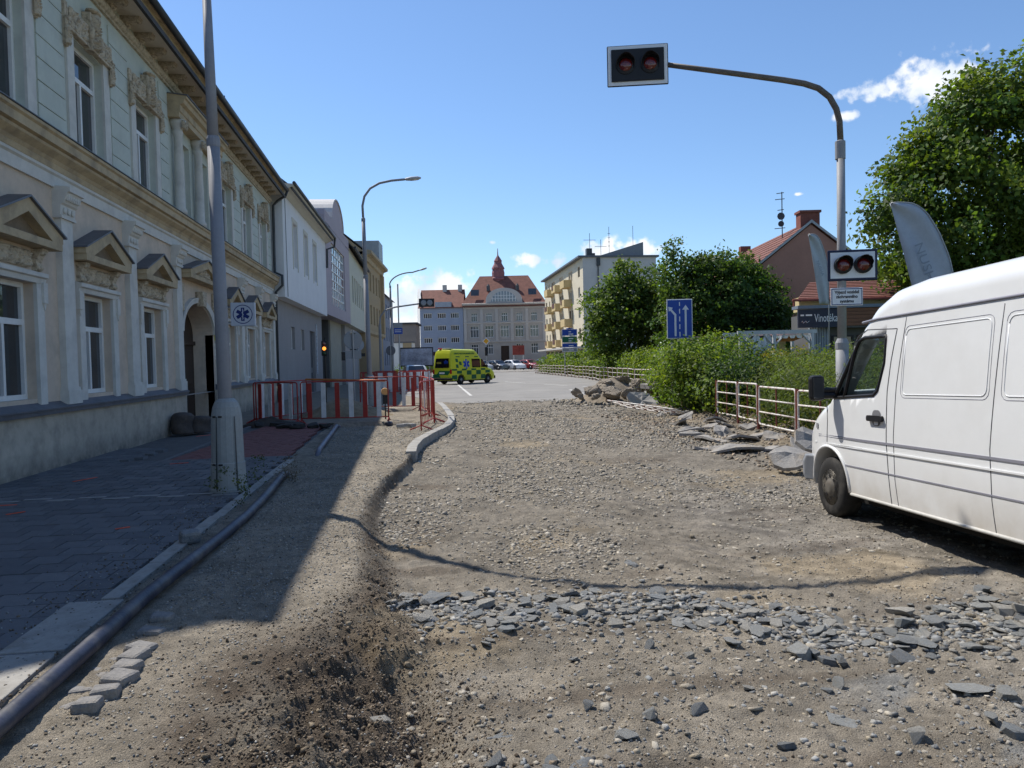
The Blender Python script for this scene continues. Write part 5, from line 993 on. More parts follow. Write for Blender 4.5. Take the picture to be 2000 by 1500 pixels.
for i, (x, y, s, z, lab) in enumerate([(6.5,29.6,.55,.1,0),(6.9,28.4,.9,.2,0),(7.5,28.6,1.3,.42,0),(7.3,27.4,1.0,.2,0),(8.1,29.0,1.2,.5,0),(8.5,28.2,1.1,.35,0),(7.9,26.9,.8,.15,0),(6.3,28.2,.4,.05,0),(8.9,27.4,1.0,.3,0),(6.6,27.0,.5,.05,0),(7.8,30.3,1.1,.3,0),(9.2,29,.9,.35,0)]):
    o = link('concrete_chunk', chunk_mesh(CCH, 200+i), None, (x, y, z+.22), (rs.gauss(0,.3), rs.gauss(0,.3), rs.uniform(0,6)), (s*.5,s*.4,s*.3)); tag(o, 'concrete chunk in the rubble pile at the end of the old asphalt', 'rubble', 'rubble pile on the right')
o = slab(91, .95, .6, .16, .85).build('concrete_slab', mat('pale_concrete_slab', (.38,.36,.33), .9, .12, 4, bump=.3, bscale=40), loc=(9.0,27.0,.62), rot=(.05,-.08,.5)); tag(o, 'large flat concrete slab resting on the right of the rubble pile', 'slab')
o = slab(92, .6, .42, .14, .85).build('concrete_slab', MATS['pale_concrete_slab'], loc=(8.0,25.9,.2), rot=(.8,.2,-.3)); tag(o, 'tilted concrete slab leaning in front of the rubble pile', 'slab')
heap('spoil_heap', 'grey heap of gravelly spoil among the concrete chunks', (7.7,28.7,0), 1.6, 1.5, .95, mat('grey_spoil', (.23,.19,.14), .95, .3, 7, bump=1., bscale=30), 'heap', 5)
x, y = RNG.normal(7.6,.9,900), RNG.normal(28.3,1.1,900); stone_field('rubble_gravel', x, y, RNG.uniform(.05,.16,900), .7, PAL*.8, 'coarse gravel spilled round the rubble pile', STM)
x, y = RNG.uniform(5.6,8.6,2600), RNG.uniform(10.5,23,2600); stone_field('bank_rubble', x, y, RNG.uniform(.02,.08,2600), .6, np.concatenate([PSO*1.6, PSO*1.9, PAL*.7]), 'small asphalt crumbs and stones on the right bank', STM)
# ---------------------------------------------------------------- feather flags
def flag(label, base, H, w, rz, txt, m, tm, z0):
    t = thing('feather_flag', label, 'flag', base, rz); n = 24; k = w/1.36; kz = (H-z0)/2.93
    PC = np.array([(0,2.0),(0,2.7),(0,3.2),(-.02,3.42),(-.095,3.74),(-.3,4.25),(-.52,4.63),(-.7,4.83),(-.9,4.92),(-1.15,4.95),(-1.36,4.93)])
    ar_ = np.concatenate([[0], np.cumsum(np.hypot(*np.diff(PC, axis=0).T))]); ar_ /= ar_[-1]; vs = []; rows = []
    for j in range(n+1):
        q = j/n; rx = float(np.interp(q, ar_, PC[:,0]))*k; rzz = z0+(float(np.interp(q, ar_, PC[:,1]))-2)*kz
        lx = (-.62-.74*q)*k; lz = z0+2.93*kz*q; rows.append((rx, rzz))
        for i in range(9): s = i/8; vs.append((lx*(1-s)+rx*s, .07*math.sin(s*6+q*7)*math.sin(math.pi*s), lz*(1-s)+rzz*s))
    c = MB().add(vs, [(j*9+i, j*9+i+1, (j+1)*9+i+1, (j+1)*9+i) for j in range(n) for i in range(8)]).build('cloth', m, t, smooth=True)
    sm = c.modifiers.new('solid', 'SOLIDIFY'); sm.thickness = .004
    MB().tube([(.015,0,0)]+[(x+.015,0,z) for x, z in rows], .016, 7).build('pole', STEEL, t, smooth=True)
    if txt: text('lettering', txt, w*.2, tm, c, (-.62*k*1.0,-.085,z0+1.5*kz), (R(90), R(70), 0), ext=.001, sx=1.25)
    return t
FLG = mat('silver_flag_cloth', (.36,.39,.45), .6, .08, 3)
flag('large pale grey feather flag rising behind the van roof', (11.95,15.6,0), 4.93, 1.36, R(-8), 'NUSHA', FLG, mat('flag_print', (.24,.27,.32), .6, .05, 3), 2.0)
flag('smaller silver feather flag between the shop and the signal mast', (13.05,22.6,0), 5.38, .6, R(-8), 'NUSHA', mat('silver_flag_cloth_pale', (.42,.45,.47), .6, .08, 3), MATS['flag_print'], 3.2)
# ================================================================ vehicles (local x forward, y left, z up)
class Body:
    """lofted vehicle shell: top profile, bottom with wheel arches, tapering sides"""
    def __init__(s, top, zb, W, tz, ta, arches, ar, xr, xf, fr=.55, fa=.16, rr=.25, ra=.05, sr=.14):
        s.top = np.array(sorted(top)); s.zb = zb; s.W = W; s.tz = tz; s.ta = ta; s.arches = arches; s.ar = ar; s.xr = xr; s.xf = xf; s.fr = fr; s.fa = fa; s.rr = rr; s.ra = ra; s.sr = sr
    def ztop(s, x): return float(np.interp(x, s.top[:,0], s.top[:,1]))
    def zbot(s, x):
        z = s.zb
        for a in s.arches:
            d = abs(x-a)
            if d < s.ar: z = max(z, s.az+math.sqrt(s.ar**2-d*d))
        return z
    az = .34
    def plan(s, x):
        f = 1.0
        if x > s.xf-s.fr: f -= s.fa*((x-s.xf+s.fr)/s.fr)**2
        if x < s.xr+s.rr: f -= s.ra*((s.xr+s.rr-x)/s.rr)**2
        return f
    def hw(s, x, z):
        k = max(0, z-s.tz); return s.W*s.plan(x)*(1-s.ta*k**1.6)-.03*max(0, .45-z)
    def side(s, x, z, off=.004): return s.hw(x, z)+off
    def build(s, par, m, name='body', step=.06, hollow=0., cuts=()):
        xs = set(np.round(np.arange(s.xr, s.xf, step), 3))|{s.xf}|{float(p) for p in s.top[:,0]}
        for a in s.arches: xs |= {a+s.ar*math.cos(t) for t in np.linspace(0, math.pi, 15)}
        xs = sorted(x for x in xs if s.xr <= x <= s.xf); xs = [x for i, x in enumerate(xs) if i == 0 or x-xs[i-1] > .008]
        K, Q = 16, 7; vs = []; fs = []
        for x in xs:
            zt, zb = s.ztop(x), s.zbot(x); zb = min(zb, zt-.12); r = min(s.sr, (zt-zb)*.45); half = []
            for k in range(K): half.append((s.hw(x, zb+(zt-r-zb)*k/(K-1)), zb+(zt-r-zb)*k/(K-1)))
            w0 = half[-1][0]
            for q in range(1, Q+1): a = math.pi/2*q/Q; half.append((w0-r*1.15*(1-math.cos(a)), zt-r+r*math.sin(a)*.93))
            cx = half[-1][0]; half += [(cx*.6, zt-r*.07+.025), (cx*.2, zt-r*.07+.035)]
            vs += [(x, y, z) for y, z in half]+[(x, -y, z) for y, z in reversed(half)]
        n = 2*(K+Q+2)
        for i in range(len(xs)-1):
            for k in range(n): fs.append((i*n+k, i*n+(k+1) % n, (i+1)*n+(k+1) % n, (i+1)*n+k))
        fs += [tuple(range(n-1, -1, -1)), tuple(range((len(xs)-1)*n, len(xs)*n))]
        o = MB().add(vs, fs).build(name, m, par)
        if hollow:
            bm = bmesh.new(); bm.from_mesh(o.data)
            def inside(p, x, z):
                c = False
                for (x0, z0), (x1, z1) in zip(p, p[1:]+p[:1]):
                    if (z0 > z) != (z1 > z) and x < (x1-x0)*(z-z0)/(z1-z0)+x0: c = not c
                return c
            for poly, lim in cuts:
                cx, cz = sum(p[0] for p in poly)/len(poly), sum(p[1] for p in poly)/len(poly)
                for (x0, z0), (x1, z1) in zip(poly, poly[1:]+poly[:1]):
                    g = [f for f in bm.faces if abs(f.calc_center_median().x-cx) < 1 and abs(f.calc_center_median().z-cz) < .7]
                    ge = {e for f in g for e in f.edges}; gv = {v for f in g for v in f.verts}
                    bmesh.ops.bisect_plane(bm, geom=list(gv)+list(ge)+g, dist=1e-5, plane_co=(x0,0,z0), plane_no=Vector((z1-z0,0,-(x1-x0))).normalized())
                kill = [f for f in bm.faces if inside(poly, f.calc_center_median().x, f.calc_center_median().z) and (abs(f.calc_center_median().y) < lim[1] and abs(f.calc_center_median().y) > lim[0])]
                bmesh.ops.delete(bm, geom=kill, context='FACES')
            bm.to_mesh(o.data); bm.free()
            md = o.modifiers.new('solid', 'SOLIDIFY'); md.thickness = hollow; md.offset = -1
        if 0:
            md = o.modifiers.new('solid', 'SOLIDIFY'); md.thickness = hollow; md.offset = -1
            tmp = []
            for c in cuts:
                k = c.build('cutter', m); tmp.append(k); md = o.modifiers.new('cut', 'BOOLEAN'); md.operation = 'DIFFERENCE'; md.object = k; md.solver = 'EXACT'
            dg = bpy.context.evaluated_depsgraph_get(); dg.update(); me = bpy.data.meshes.new_from_object(o.evaluated_get(dg)); o.modifiers.clear(); o.data = me
            for k in tmp: bpy.data.objects.remove(k)
        autosmooth(o, 32); return o
    def patch(s, par, name, pts, m, sgn=1, off=.004, th=.0, sub=6):
        """flat print / glass that follows the side: polygon (x,z) as a fan-refined strip"""
        P = [Vector(p) for p in pts]; c = sum(P, Vector((0,0)))/len(P); b = MB(); n = len(P); ring = []
        dense = []
        for i in range(n):
            for k in range(sub): dense.append(P[i].lerp(P[(i+1) % n], k/sub))
        n = len(dense); vs = []
        for t in (1,.6,.25): vs += [(p.x, sgn*s.side(p.x, p.y, off), p.y) for p in [c+(d-c)*t for d in dense]]
        vs.append((c.x, sgn*s.side(c.x, c.y, off), c.y)); f = [(r*n+k, r*n+(k+1) % n, (r+1)*n+(k+1) % n, (r+1)*n+k) for r in range(2) for k in range(n)]+[(2*n+k, 2*n+(k+1) % n, 3*n) for k in range(n)]
        o = b.add(vs, f).build(name, m, par)
        if th: q = o.modifiers.new('solid', 'SOLIDIFY'); q.thickness = th; q.offset = 0
        return o
    def line(s, par, name, pts, r, m, sgn=1, off=.0, sub=6, closed=False):
        P = [Vector(p) for p in pts]; P = P+[P[0]] if closed else P; path = []
        for a, c in zip(P[:-1], P[1:]): path += [a.lerp(c, k/sub) for k in range(sub)]
        path.append(P[-1]); return MB().tube([(p.x, sgn*s.side(p.x, p.y, off), p.y) for p in path], r, 6).build(name, m, par, smooth=True)
def rrect(x0, z0, x1, z1, r, n=4, sk=0.):
    o = []
    for cx, cz, a in ((x1-r,z1-r,0),(x0+r,z1-r,90),(x0+r,z0+r,180),(x1-r,z0+r,270)):
        for k in range(n+1): t = R(a+90*k/n); z = cz+r*math.sin(t); o.append((cx+r*math.cos(t)+sk*(z-z0), z))
    return o
RIM = mat('steel_rim', (.20,.185,.16), .5, .25, 12, metal=.5, dirt=((.16,.12,.08), 8, .6)); ALU = mat('alloy_rim', (.4,.41,.43), .35, .1, 8, metal=.6)
def wheel(par, x, y, sgn, r=.34, w=.22, rim=RIM):
    t = MB().lathe([(r*.60,-w*.5),(r*.72,-w*.52),(r*.93,-w*.48),(r,-w*.36),(r,w*.36),(r*.93,w*.48),(r*.72,w*.52),(r*.60,w*.5)], n=32, axis='y').build('wheel', RUB, par, loc=(x, y, r)); autosmooth(t, 50)
    f = sgn*w*.5
    q = MB().lathe([(r*.62,f),(r*.60,f-.02*sgn),(r*.50,f-.03*sgn),(r*.44,f-.005*sgn),(r*.30,f+.0*sgn),(r*.22,f+.025*sgn),(r*.10,f+.03*sgn)], n=28, axis='y').build('rim', rim, t, smooth=True)
    for k in range(8): a = k*math.pi/4; MB().lathe([(r*.055,f-.012*sgn),(r*.055,f+.004*sgn)], (math.cos(a)*r*.37,0,math.sin(a)*r*.37), 8, 'y').build('rim_hole', BLACK, t)
    return t
VW = mat('van_white_paint', (.77,.78,.78), .28, .02, 1.5, spec=.5, coat=.4, dirt=((.62,.61,.58), 1.6, .3), dust=((.46,.42,.36), .28, .78, 2.6)); SEAM = mat('panel_gap_dark', (.10,.10,.11), .6, 0); MLD = mat('side_moulding_grey', (.24,.24,.28), .5, .05, 3); BUMP = mat('bumper_grey', (.20,.21,.225), .6, .08, 4)
VG = glassmat('vehicle_glass', (.55,.62,.58), 1)
def white_van():
    hd = math.atan2(.9968, .08); t = thing('panel_van', 'white high roof panel van cut by the right picture edge', 'van', (4.72,8.0,-.22), rot=(0,0,0))
    n = Vector((.9968,-.08,0)); t.rotation_euler = Euler((0, R(1.9), hd), 'XYZ')
    t.location = Vector((4.72,8.0,-.22))+n*.965                                       # body centre line
    B = Body([(1.06,.62),(1.04,.80),(.97,.98),(.88,1.10),(.62,1.25),(.42,1.34),(.22,1.42),(-.10,1.78),(-.40,2.10),(-.52,2.24),(-.72,2.40),(-.98,2.50),(-1.4,2.54),(-5.0,2.54),(-5.1,2.5)], .33, .965, .95, .055, [.21,-3.8], .47, -5.1, 1.06, fr=.75, fa=.20, sr=.24)
    B.az = .33
    win = [(.07,1.37),(-.44,1.98),(-.55,2.01),(-.98,2.0),(-.97,1.74),(-.86,1.46),(-.78,1.41)]
    o = B.build(t, VW, hollow=.035, cuts=[(win, (.5,2)), ([(.4,1.6),(.1,1.40),(-.55,2.06),(-.2,2.4)], (-1,.68))])
    for s in (1, -1):
        dr = B.patch(t, 'side_window', win, VG, s, -.012); B.line(dr, 'window_seal', win, .02, BLACK, s, -.006, closed=True)
        B.line(dr, 'window_divider', [(-.16,1.37),(-.38,1.93)], .02, BLACK, s, -.005)
        B.line(t, 'door_gap', [(-1.17,2.06),(-1.09,1.75),(-1.04,1.45),(-1.03,.95),(-1.06,.6),(-1.10,.35)], .005, SEAM, s); B.line(t, 'door_gap', [(.24,1.33),(.22,1.1),(.24,.86)], .005, SEAM, s); B.line(t, 'door_gap', [(-1.17,2.06),(-.6,2.09),(-.42,2.03),(.16,1.36)], .004, SEAM, s)
        B.line(t, 'body_gap', [(-1.32,2.16),(-1.2,1.5),(-1.16,1.0),(-1.17,.6),(-1.22,.34)], .004, SEAM, s); B.line(t, 'body_gap', [(-2.67,2.14),(-2.55,1.0),(-2.56,.6),(-2.6,.34)], .004, SEAM, s)
        for x0, x1 in ((-2.50,-1.30),(-4.0,-2.70),(-5.0,-4.15)):
            pts = rrect(x0, 1.42, x1, 2.04, .06, 3, -.06); B.line(t, 'panel_bead', pts, .007, VW, s, -.002, 2, True); B.line(t, 'panel_groove', rrect(x0-.03, 1.39, x1+.03, 2.07, .07, 3, -.06), .0035, MLD, s, -.001, 2, True)
        B.patch(t, 'side_moulding', [(.93,.922),(.93,.944),(-4.9,.944),(-4.9,.922)], MLD, s, .004, .006, 12); B.patch(t, 'side_moulding', [(.60,.835),(.60,.85),(-4.9,.85),(-4.9,.835)], VW, s, .006, .010, 12)
        B.patch(t, 'side_moulding', [(-.18,.632),(-.18,.645),(-3.28,.645),(-3.28,.632)], MLD, s, .003, .005, 12); B.patch(t, 'side_moulding', [(-4.32,.632),(-4.32,.645),(-4.95,.645),(-4.95,.632)], MLD, s, .003, .005, 12); B.line(t, 'sill_edge', [(-.3,.335),(-3.28,.335)], .016, mat('dirty_sill', (.46,.45,.42), .6, .15, 4), s, .004)
        B.line(t, 'roof_gutter', [(-.50,2.17),(-.8,2.185),(-2.5,2.185),(-5.0,2.185)], .014, MLD, s, .0, 8)
        ap = [(.21+.485*math.cos(a), .33+.485*math.sin(a)) for a in np.linspace(R(2), R(178), 20)]; B.line(t, 'arch_lip', ap, .018, VW, s, .004, 1)
        hn = B.patch(t, 'door_handle', rrect(-.99,1.145,-.70,1.205,.025), BLACK, s, .018, .03); B.patch(hn, 'handle_bowl', rrect(-.93,1.10,-.77,1.26,.05), mat('handle_bowl_grey', (.18,.18,.19), .5, 0), s, .004)
        B.patch(hn, 'lock_plate', rrect(-.90,1.11,-.82,1.145,.01), SIGNW, s, .012)
        B.patch(t, 'indicator', rrect(.47,1.01,.53,1.07,.01), mat('indicator_grey', (.3,.3,.32), .3, 0), s, .006, .01)
        mr = MB().box(-.05,.07,0,.17,1.34,1.63).build('mirror', BLACK, t, bevel=.045, loc=(.12, 1.04 if s > 0 else -1.21, 0)); MB().box(-.058,-.049,.025,.145,1.37,1.60).build('mirror_glass', mat('mirror_glass', (.05,.055,.06), .03, 0, spec=.8), mr)
        MB().tube([(.03,s*.86,1.40),(.10,s*1.06,1.40)], .04, 8).tube([(.03,s*.86,1.46),(.10,s*1.06,1.46)], .03, 8).build('mirror_arm', BLACK, t)
        wheel(t, .21, s*.84, s, .345, .23); wheel(t, -3.8, s*.84, s, .345, .23)
        for x in (.21,-3.8): MB().lathe([(.465,-.02),(.465,.32)], (x, s*.86-(.32 if s > 0 else 0), .33), 24, 'y').build('wheel_arch_liner', DARK, t) if 0 else None
    bm = MB(); n = 14
    for k in range(n+1):
        q = -1+2*k/n; bm.v += []
    pr = [(.86,.955),(1.02,.90),(1.10,.70),(1.12,.35),(1.13,0),(1.12,-.35),(1.10,-.70),(1.02,-.90),(.86,-.955)]
    vs = []
    for x, y in pr: vs += [(x, y, .36), (x+.02, y*1.01, .42), (x+.02, y*1.01, .58), (x-.03, y, .66), (x-.2, y*.9, .66), (x-.2, y*.9, .36)]
    bm.add(vs, [(i*6+k, i*6+(k+1) % 6, (i+1)*6+(k+1) % 6, (i+1)*6+k) for i in range(len(pr)-1) for k in range(6)]+[(0,1,2,3,4,5), tuple(range(len(vs)-6, len(vs)))]).build('front_bumper', BUMP, t, bevel=.015)
    for s in (1, -1): MB().ball((.86,s*.62,.86),(.14,.16,.12),12,8).build('headlight', mat('headlight_lens', (.5,.52,.55), .1, .1, 6, spec=.7), t, smooth=True)
    MB().box(-4.9,.9,-.78,.78,.22,.34).build('chassis', DARK, t)
    MB().lathe([(.20,-.012),(.215,0),(.20,.012)], (0,0,0), 24, 'z').box(-.19,.19,-.02,.02,-.01,.01).build('steering_wheel', BLACK, t, loc=(-.22,.42,1.36), rot=(0,R(-62),0))
    for s in (1, -1): MB().box(-1.15,-.95,s*.42-.24,s*.42+.24,.75,1.5).box(-1.0,-.5,s*.42-.24,s*.42+.24,.7,.9).build('seat', mat('seat_grey', (.06,.06,.065), .9, .1, 6), t, bevel=.05)
    MB().box(-1.24,-1.2,-.85,.85,.4,2.2).build('bulkhead', DARK, t) if 0 else None
    MB().box(-.3,.3,-.8,.8,1.1,1.36).build('dashboard', BLACK, t, bevel=.06)
white_van()
AY = mat('ambulance_yellow', (.62,.66,.03), .35, .03, 2, spec=.5, coat=.3); AGR = mat('ambulance_green', (.015,.13,.055), .4, .1, 3); ABL = mat('ambulance_blue', (.02,.07,.42), .4, .05, 3); TINT = mat('tinted_glass', (.008,.009,.01), .05, 0, spec=.7)
def ambulance():
    c = Vector((4.15,58.0,.01)); rz = R(90-7-40); t = thing('ambulance', 'yellow ambulance van with green chequers turning right at the crossing', 'ambulance', (c.x, c.y, .01), rz)
    B = Body([(2.45,.5),(2.42,.75),(2.30,.95),(2.0,1.12),(1.62,1.22),(1.35,1.5),(.85,1.93),(.72,2.05),(.45,2.42),(.25,2.55),(-2.1,2.6),(-2.3,2.5),(-2.40,2.2),(-2.46,1.2),(-2.46,.5)], .3, .95, 1.0, .10, [1.55,-1.45], .40, -2.46, 2.45, fr=.6, fa=.16, ra=.06, sr=.2)
    B.az = .33; B.build(t, AY)
    star = lambda cx, cz, r: [[(cx+x*math.cos(a)-z*math.sin(a), cz+x*math.sin(a)+z*math.cos(a)) for x, z in ((-r*.26,-r),(r*.26,-r),(r*.26,r),(-r*.26,r))] for a in (0, math.pi/3, 2*math.pi/3)]
    for s in (1, -1):
        B.patch(t, 'side_window', [(1.45,1.2),(.75,1.22),(.8,1.82),(.95,1.82)], TINT, s); B.patch(t, 'side_window', rrect(-.25,1.2,.68,1.85,.05), TINT, s)
        for k in range(9):
            x = -2.42+k*.52
            for j in range(3):
                if (k+j) % 2: continue
                z0, z1 = ((.36,.68),(.68,1.0),(1.0,1.13))[j]; xa, xb = x, x+.52
                if j == 0:
                    if abs(x+.26-1.55) < .45 or abs(x+.26+1.45) < .45: continue
                if j == 1 and (abs(x+.26-1.55) < .4 or abs(x+.26+1.45) < .4): z0 = .78
                if xb > 2.1: continue
                B.patch(t, 'green_square', [(xa,z0),(xb,z0),(xb,z1),(xa,z1)], AGR, s, .004, sub=3)
        for x, z in ((-1.95,1.2),(-1.6,1.4),(-1.95,1.62)): B.patch(t, 'green_square', [(x,z),(x+.26,z),(x+.22,z+.26),(x-.04,z+.26)], AGR, s, .004, sub=3)
        for x in (-1.9,-.9,.1): B.patch(t, 'green_square', [(x,1.98),(x+.42,1.98),(x+.42,2.05),(x,2.05)], AGR, s, .004, sub=3)
        for p in star(-.85,1.48,.36): B.patch(t, 'star_arm', p, ABL, s, .006, sub=3)
        B.line(t, 'serpent_staff', [(-.85,1.2),(-.85,1.76)], .015, SIGNW, s, .008)
        text('lettering', 'ZDRAVOTNICKÁ ZÁCHRANNÁ SLUŽBA', .15, AGR, t, (-.95, s*B.side(-.95,2.24,.02), 2.24), (R(90),0,R(180) if s > 0 else 0), ext=.003, sx=.82, bold=.004)
        for x in (1.55,-1.45): wheel(t, x, s*.82, s, .33, .21, ALU)
        MB().ball((1.25,s*1.08,1.3),(.08,.1,.13),8,6).build('mirror', BLACK, t)
        MB().box(-2.50,-2.44,s*.88-.08,s*.88+.08,.78,1.1).build('tail_light', mat('tail_light_red', (.4,.02,.02), .3, .1, 5), t, bevel=.01)
    xr = -2.475
    rw = MB().add([(xr+.02,-.72,1.22),(xr+.02,.72,1.22),(xr+.085,.66,1.92),(xr+.085,-.66,1.92)], [(0,1,2,3)]).build('rear_window', TINT, t, loc=(-.03,0,0))
    b = MB()
    for p in star(0,0,.22): b.add([(xr-.002-(.0), -y_-.38, 1.57+z_) for y_, z_ in p], [(0,1,2,3)])
    b.build('rear_star', ABL, t, loc=(.02,0,0)); MB().box(xr-.005,xr+.0,.1,.55,1.52,1.66).build('rear_marking', mat('marking_gold', (.35,.3,.05), .5, .1, 5), t, loc=(.02,0,0))
    text('lettering', 'AMBULANCE', .2, AGR, t, (xr+.10,0,2.12), (R(84),0,R(-90)), ext=.003, bold=.004)
    MB().add([(xr-.012,-.9,1.0),(xr-.012,.3,1.0),(xr-.012,.6,.7),(xr-.012,-.6,.7)], [(0,1,2,3)]).build('rear_chevron', AGR, t); MB().box(xr-.03,xr,-.26,.26,.78,.9).build('number_plate', SIGNW, t); MB().add([(xr-.012,.95,.75),(xr-.012,.35,.75),(xr-.012,.15,.5),(xr-.012,.95,.5)], [(0,1,2,3)]).build('rear_chevron', AGR, t)
    MB().box(-2.58,-2.3,-.93,.93,.32,.48).build('rear_bumper', BLACK, t, bevel=.02); MB().box(2.3,2.52,-.85,.85,.3,.55).build('front_bumper', BLACK, t, bevel=.05)
    MB().box(-2.3,-2.05,.3,.55,2.58,2.68).build('beacon', mat('beacon_red', (.6,.05,.06), .3, 0), t, bevel=.02); MB().box(-2.25,-1.9,-.6,.2,2.58,2.66).build('light_bar', mat('beacon_clear', (.5,.5,.35), .3, 0), t, bevel=.02); MB().box(-2.3,2.3,-.7,.7,.2,.34).build('chassis', DARK, t)
ambulance()
def car(label, loc, rz, col, name='parked_car', group=None):
    t = thing(name, label, 'car', loc, rz, group); m = mat('car_paint_'+'_'.join('%02d' % int(c*99) for c in col), col, .3, .03, 2, spec=.5, coat=.4)
    B = Body([(2.1,.45),(2.08,.62),(1.95,.74),(1.2,.9),(.95,.96),(.35,1.38),(.1,1.44),(-.9,1.45),(-1.3,1.38),(-1.85,1.0),(-2.05,.95),(-2.1,.7),(-2.1,.45)], .22, .86, .8, .32, [1.35,-1.25], .36, -2.1, 2.1, sr=.1); B.az = .3
    B.build(t, m, step=.12)
    for s in (1, -1):
        B.patch(t, 'side_window', [(.78,.97),(.25,1.32),(-.32,1.36),(-.34,.97)], TINT, s); B.patch(t, 'side_window', [(-.40,.97),(-.38,1.36),(-1.1,1.34),(-1.5,1.0)], TINT, s)
        for x in (1.35,-1.25): wheel(t, x, s*.76, s, .3, .19, ALU)
        MB().box(-2.14,-2.04,s*.66-.12,s*.66+.12,.72,.9).build('tail_light', mat('tail_light_red', (.4,.02,.02)), t); MB().ball((2.0,s*.62,.68),(.1,.16,.08),8,6).build('headlight', mat('headlight_lens', (.5,.52,.55)), t)
    MB().add([(.97,-.66,.99),(.97,.66,.99),(.37,.56,1.40),(.37,-.56,1.40)], [(0,1,2,3)]).build('windscreen', TINT, t, loc=(.02,0,.02)); MB().add([(-1.83,-.62,1.04),(-1.83,.62,1.04),(-1.32,.56,1.39),(-1.32,-.56,1.39)], [(0,1,2,3)]).build('rear_window', TINT, t, loc=(-.02,0,.02))
    return t
car('silver car driving toward the camera behind the far barriers', (.45,61,.0), R(-84), (.42,.45,.48), 'silver_car')
for i, (x, c, lab) in enumerate([(10.6,(.42,.43,.45),'silver parked car, leftmost of the row before the grey building'),(13.0,(.05,.055,.06),'black parked car, second of the row before the grey building'),(15.4,(.72,.73,.75),'white parked car, third of the row before the grey building'),(17.7,(.30,.03,.03),'dark red parked car, fourth of the row before the grey building'),(20.0,(.03,.05,.2),'navy parked car, fifth of the row before the grey building'),(22.4,(.68,.7,.72),'white parked car at the right end of the row, next to the hedge')]):
    car(lab, (x, 114-i*.3, .3), R(-90+28), c, group='cars parked before the grey building')
rdv = thing('information_column', 'red notice board on posts before the grey building', 'sign', (18.2,128,0)); MB().box(-1,1,-.06,.06,2.6,4.2).build('board', mat('board_red', (.25,.05,.04), .6, .3, 2), rdv)
for x in (-.8,.8): MB().box(x-.06,x+.06,-.05,.05,0,2.6).build('post', SLW, rdv)
# ================================================================ vegetation
LEAF = leafmat('leaf_green')
def leaves(name, par, lobes, ncl, nper, csig, lsize, base, seed, up=.35, fill=.25, zmin=None, thin=1., top=0.):
    r = np.random.default_rng(seed); L = np.array(lobes, float); wgt = L[:,3]*L[:,4]+L[:,5]*L[:,3]; wgt /= wgt.sum()
    k = r.choice(len(L), ncl, p=wgt); d = r.normal(size=(ncl,3)); d /= np.linalg.norm(d, axis=1)[:,None]
    rad = np.where(r.random(ncl) < fill, r.uniform(.3,.85,ncl), 1+r.normal(0,.07,ncl)); C = L[k,:3]+d*L[k,3:6]*rad[:,None]
    if zmin is not None: C[:,2] = np.maximum(C[:,2], zmin+r.uniform(0,.4,ncl))
    cv = r.uniform(.6,1.35,ncl)
    n = ncl*nper; ci = np.repeat(np.arange(ncl), nper); P = C[ci]+r.normal(size=(n,3))*csig*np.array([1,1,.75])
    if zmin is not None: P[:,2] = np.maximum(P[:,2], zmin+r.uniform(0,.1,n))
    nrm = d[ci]*.8+r.normal(size=(n,3))*.7+np.array([0,0,up]); nrm /= np.linalg.norm(nrm, axis=1)[:,None]
    a = r.normal(size=(n,3)); t = np.cross(nrm, a); t /= np.linalg.norm(t, axis=1)[:,None]; b = np.cross(nrm, t)
    s = lsize*r.uniform(.6,1.35,n)[:,None]; fold = nrm*s*.14
    V = np.stack([P-t*s*.62, P-b*s*.42*thin+fold, P+t*s*.62, P+b*s*.42*thin+fold], 1).reshape(-1,3); F = np.arange(n*4).reshape(-1,4)
    me = bpy.data.meshes.new(name); me.vertices.add(n*4); me.vertices.foreach_set('co', V.ravel()); me.loops.add(n*4); me.loops.foreach_set('vertex_index', F.ravel().astype(np.int32))
    me.polygons.add(n); me.polygons.foreach_set('loop_start', np.arange(0, n*4, 4, dtype=np.int32)); me.update(calc_edges=True)
    base = np.array(base, float); c = base[r.integers(0, len(base), ncl)][ci]*(cv[ci]*r.uniform(.75,1.3,n))[:,None]
    c = np.repeat(np.concatenate([c, np.ones((n,1))], 1), 4, 0); at = me.color_attributes.new('Col', 'FLOAT_COLOR', 'POINT'); at.data.foreach_set('color', c.ravel()); me.materials.append(LEAF)
    return link(name, me, par)
BARK = mat('bark', (.09,.07,.05), .95, .25, 6, bump=.8, bscale=20, stretch=(3,3,.6))
def tree(label, base, h_tr, tr, lobes, ncl, nper, csig, ls, cols, seed, fill=.25):
    t = thing('tree', label, 'tree', base); r = random.Random(seed); b = MB().tube([(0,0,-.2),(.03,0,h_tr*.5),(0,.04,h_tr)], [tr*1.25,tr,tr*.8], 10)
    for cx, cy, cz, rx, ry, rz in lobes:
        m = ((cx)*.4, cy*.4, h_tr+(cz-h_tr)*.35); b.tube([(0,0,h_tr*.85), m, (cx*.85, cy*.85, cz)], [tr*.6, tr*.38, tr*.1], 6)
        for q in range(4):
            a = r.uniform(0, 6.28); b.tube([(cx*.75, cy*.75, h_tr+(cz-h_tr)*.8), (cx+rx*.55*math.cos(a), cy+ry*.55*math.sin(a), cz+rz*r.uniform(-.1,.6))], [tr*.16, tr*.05], 5)
    b.build('trunk', BARK, t, smooth=True); leaves('crown', t, lobes, ncl, nper, csig, ls, cols, seed, fill=fill); return t
MG = [(.11,.165,.03),(.085,.14,.028),(.14,.185,.032),(.07,.12,.028)]
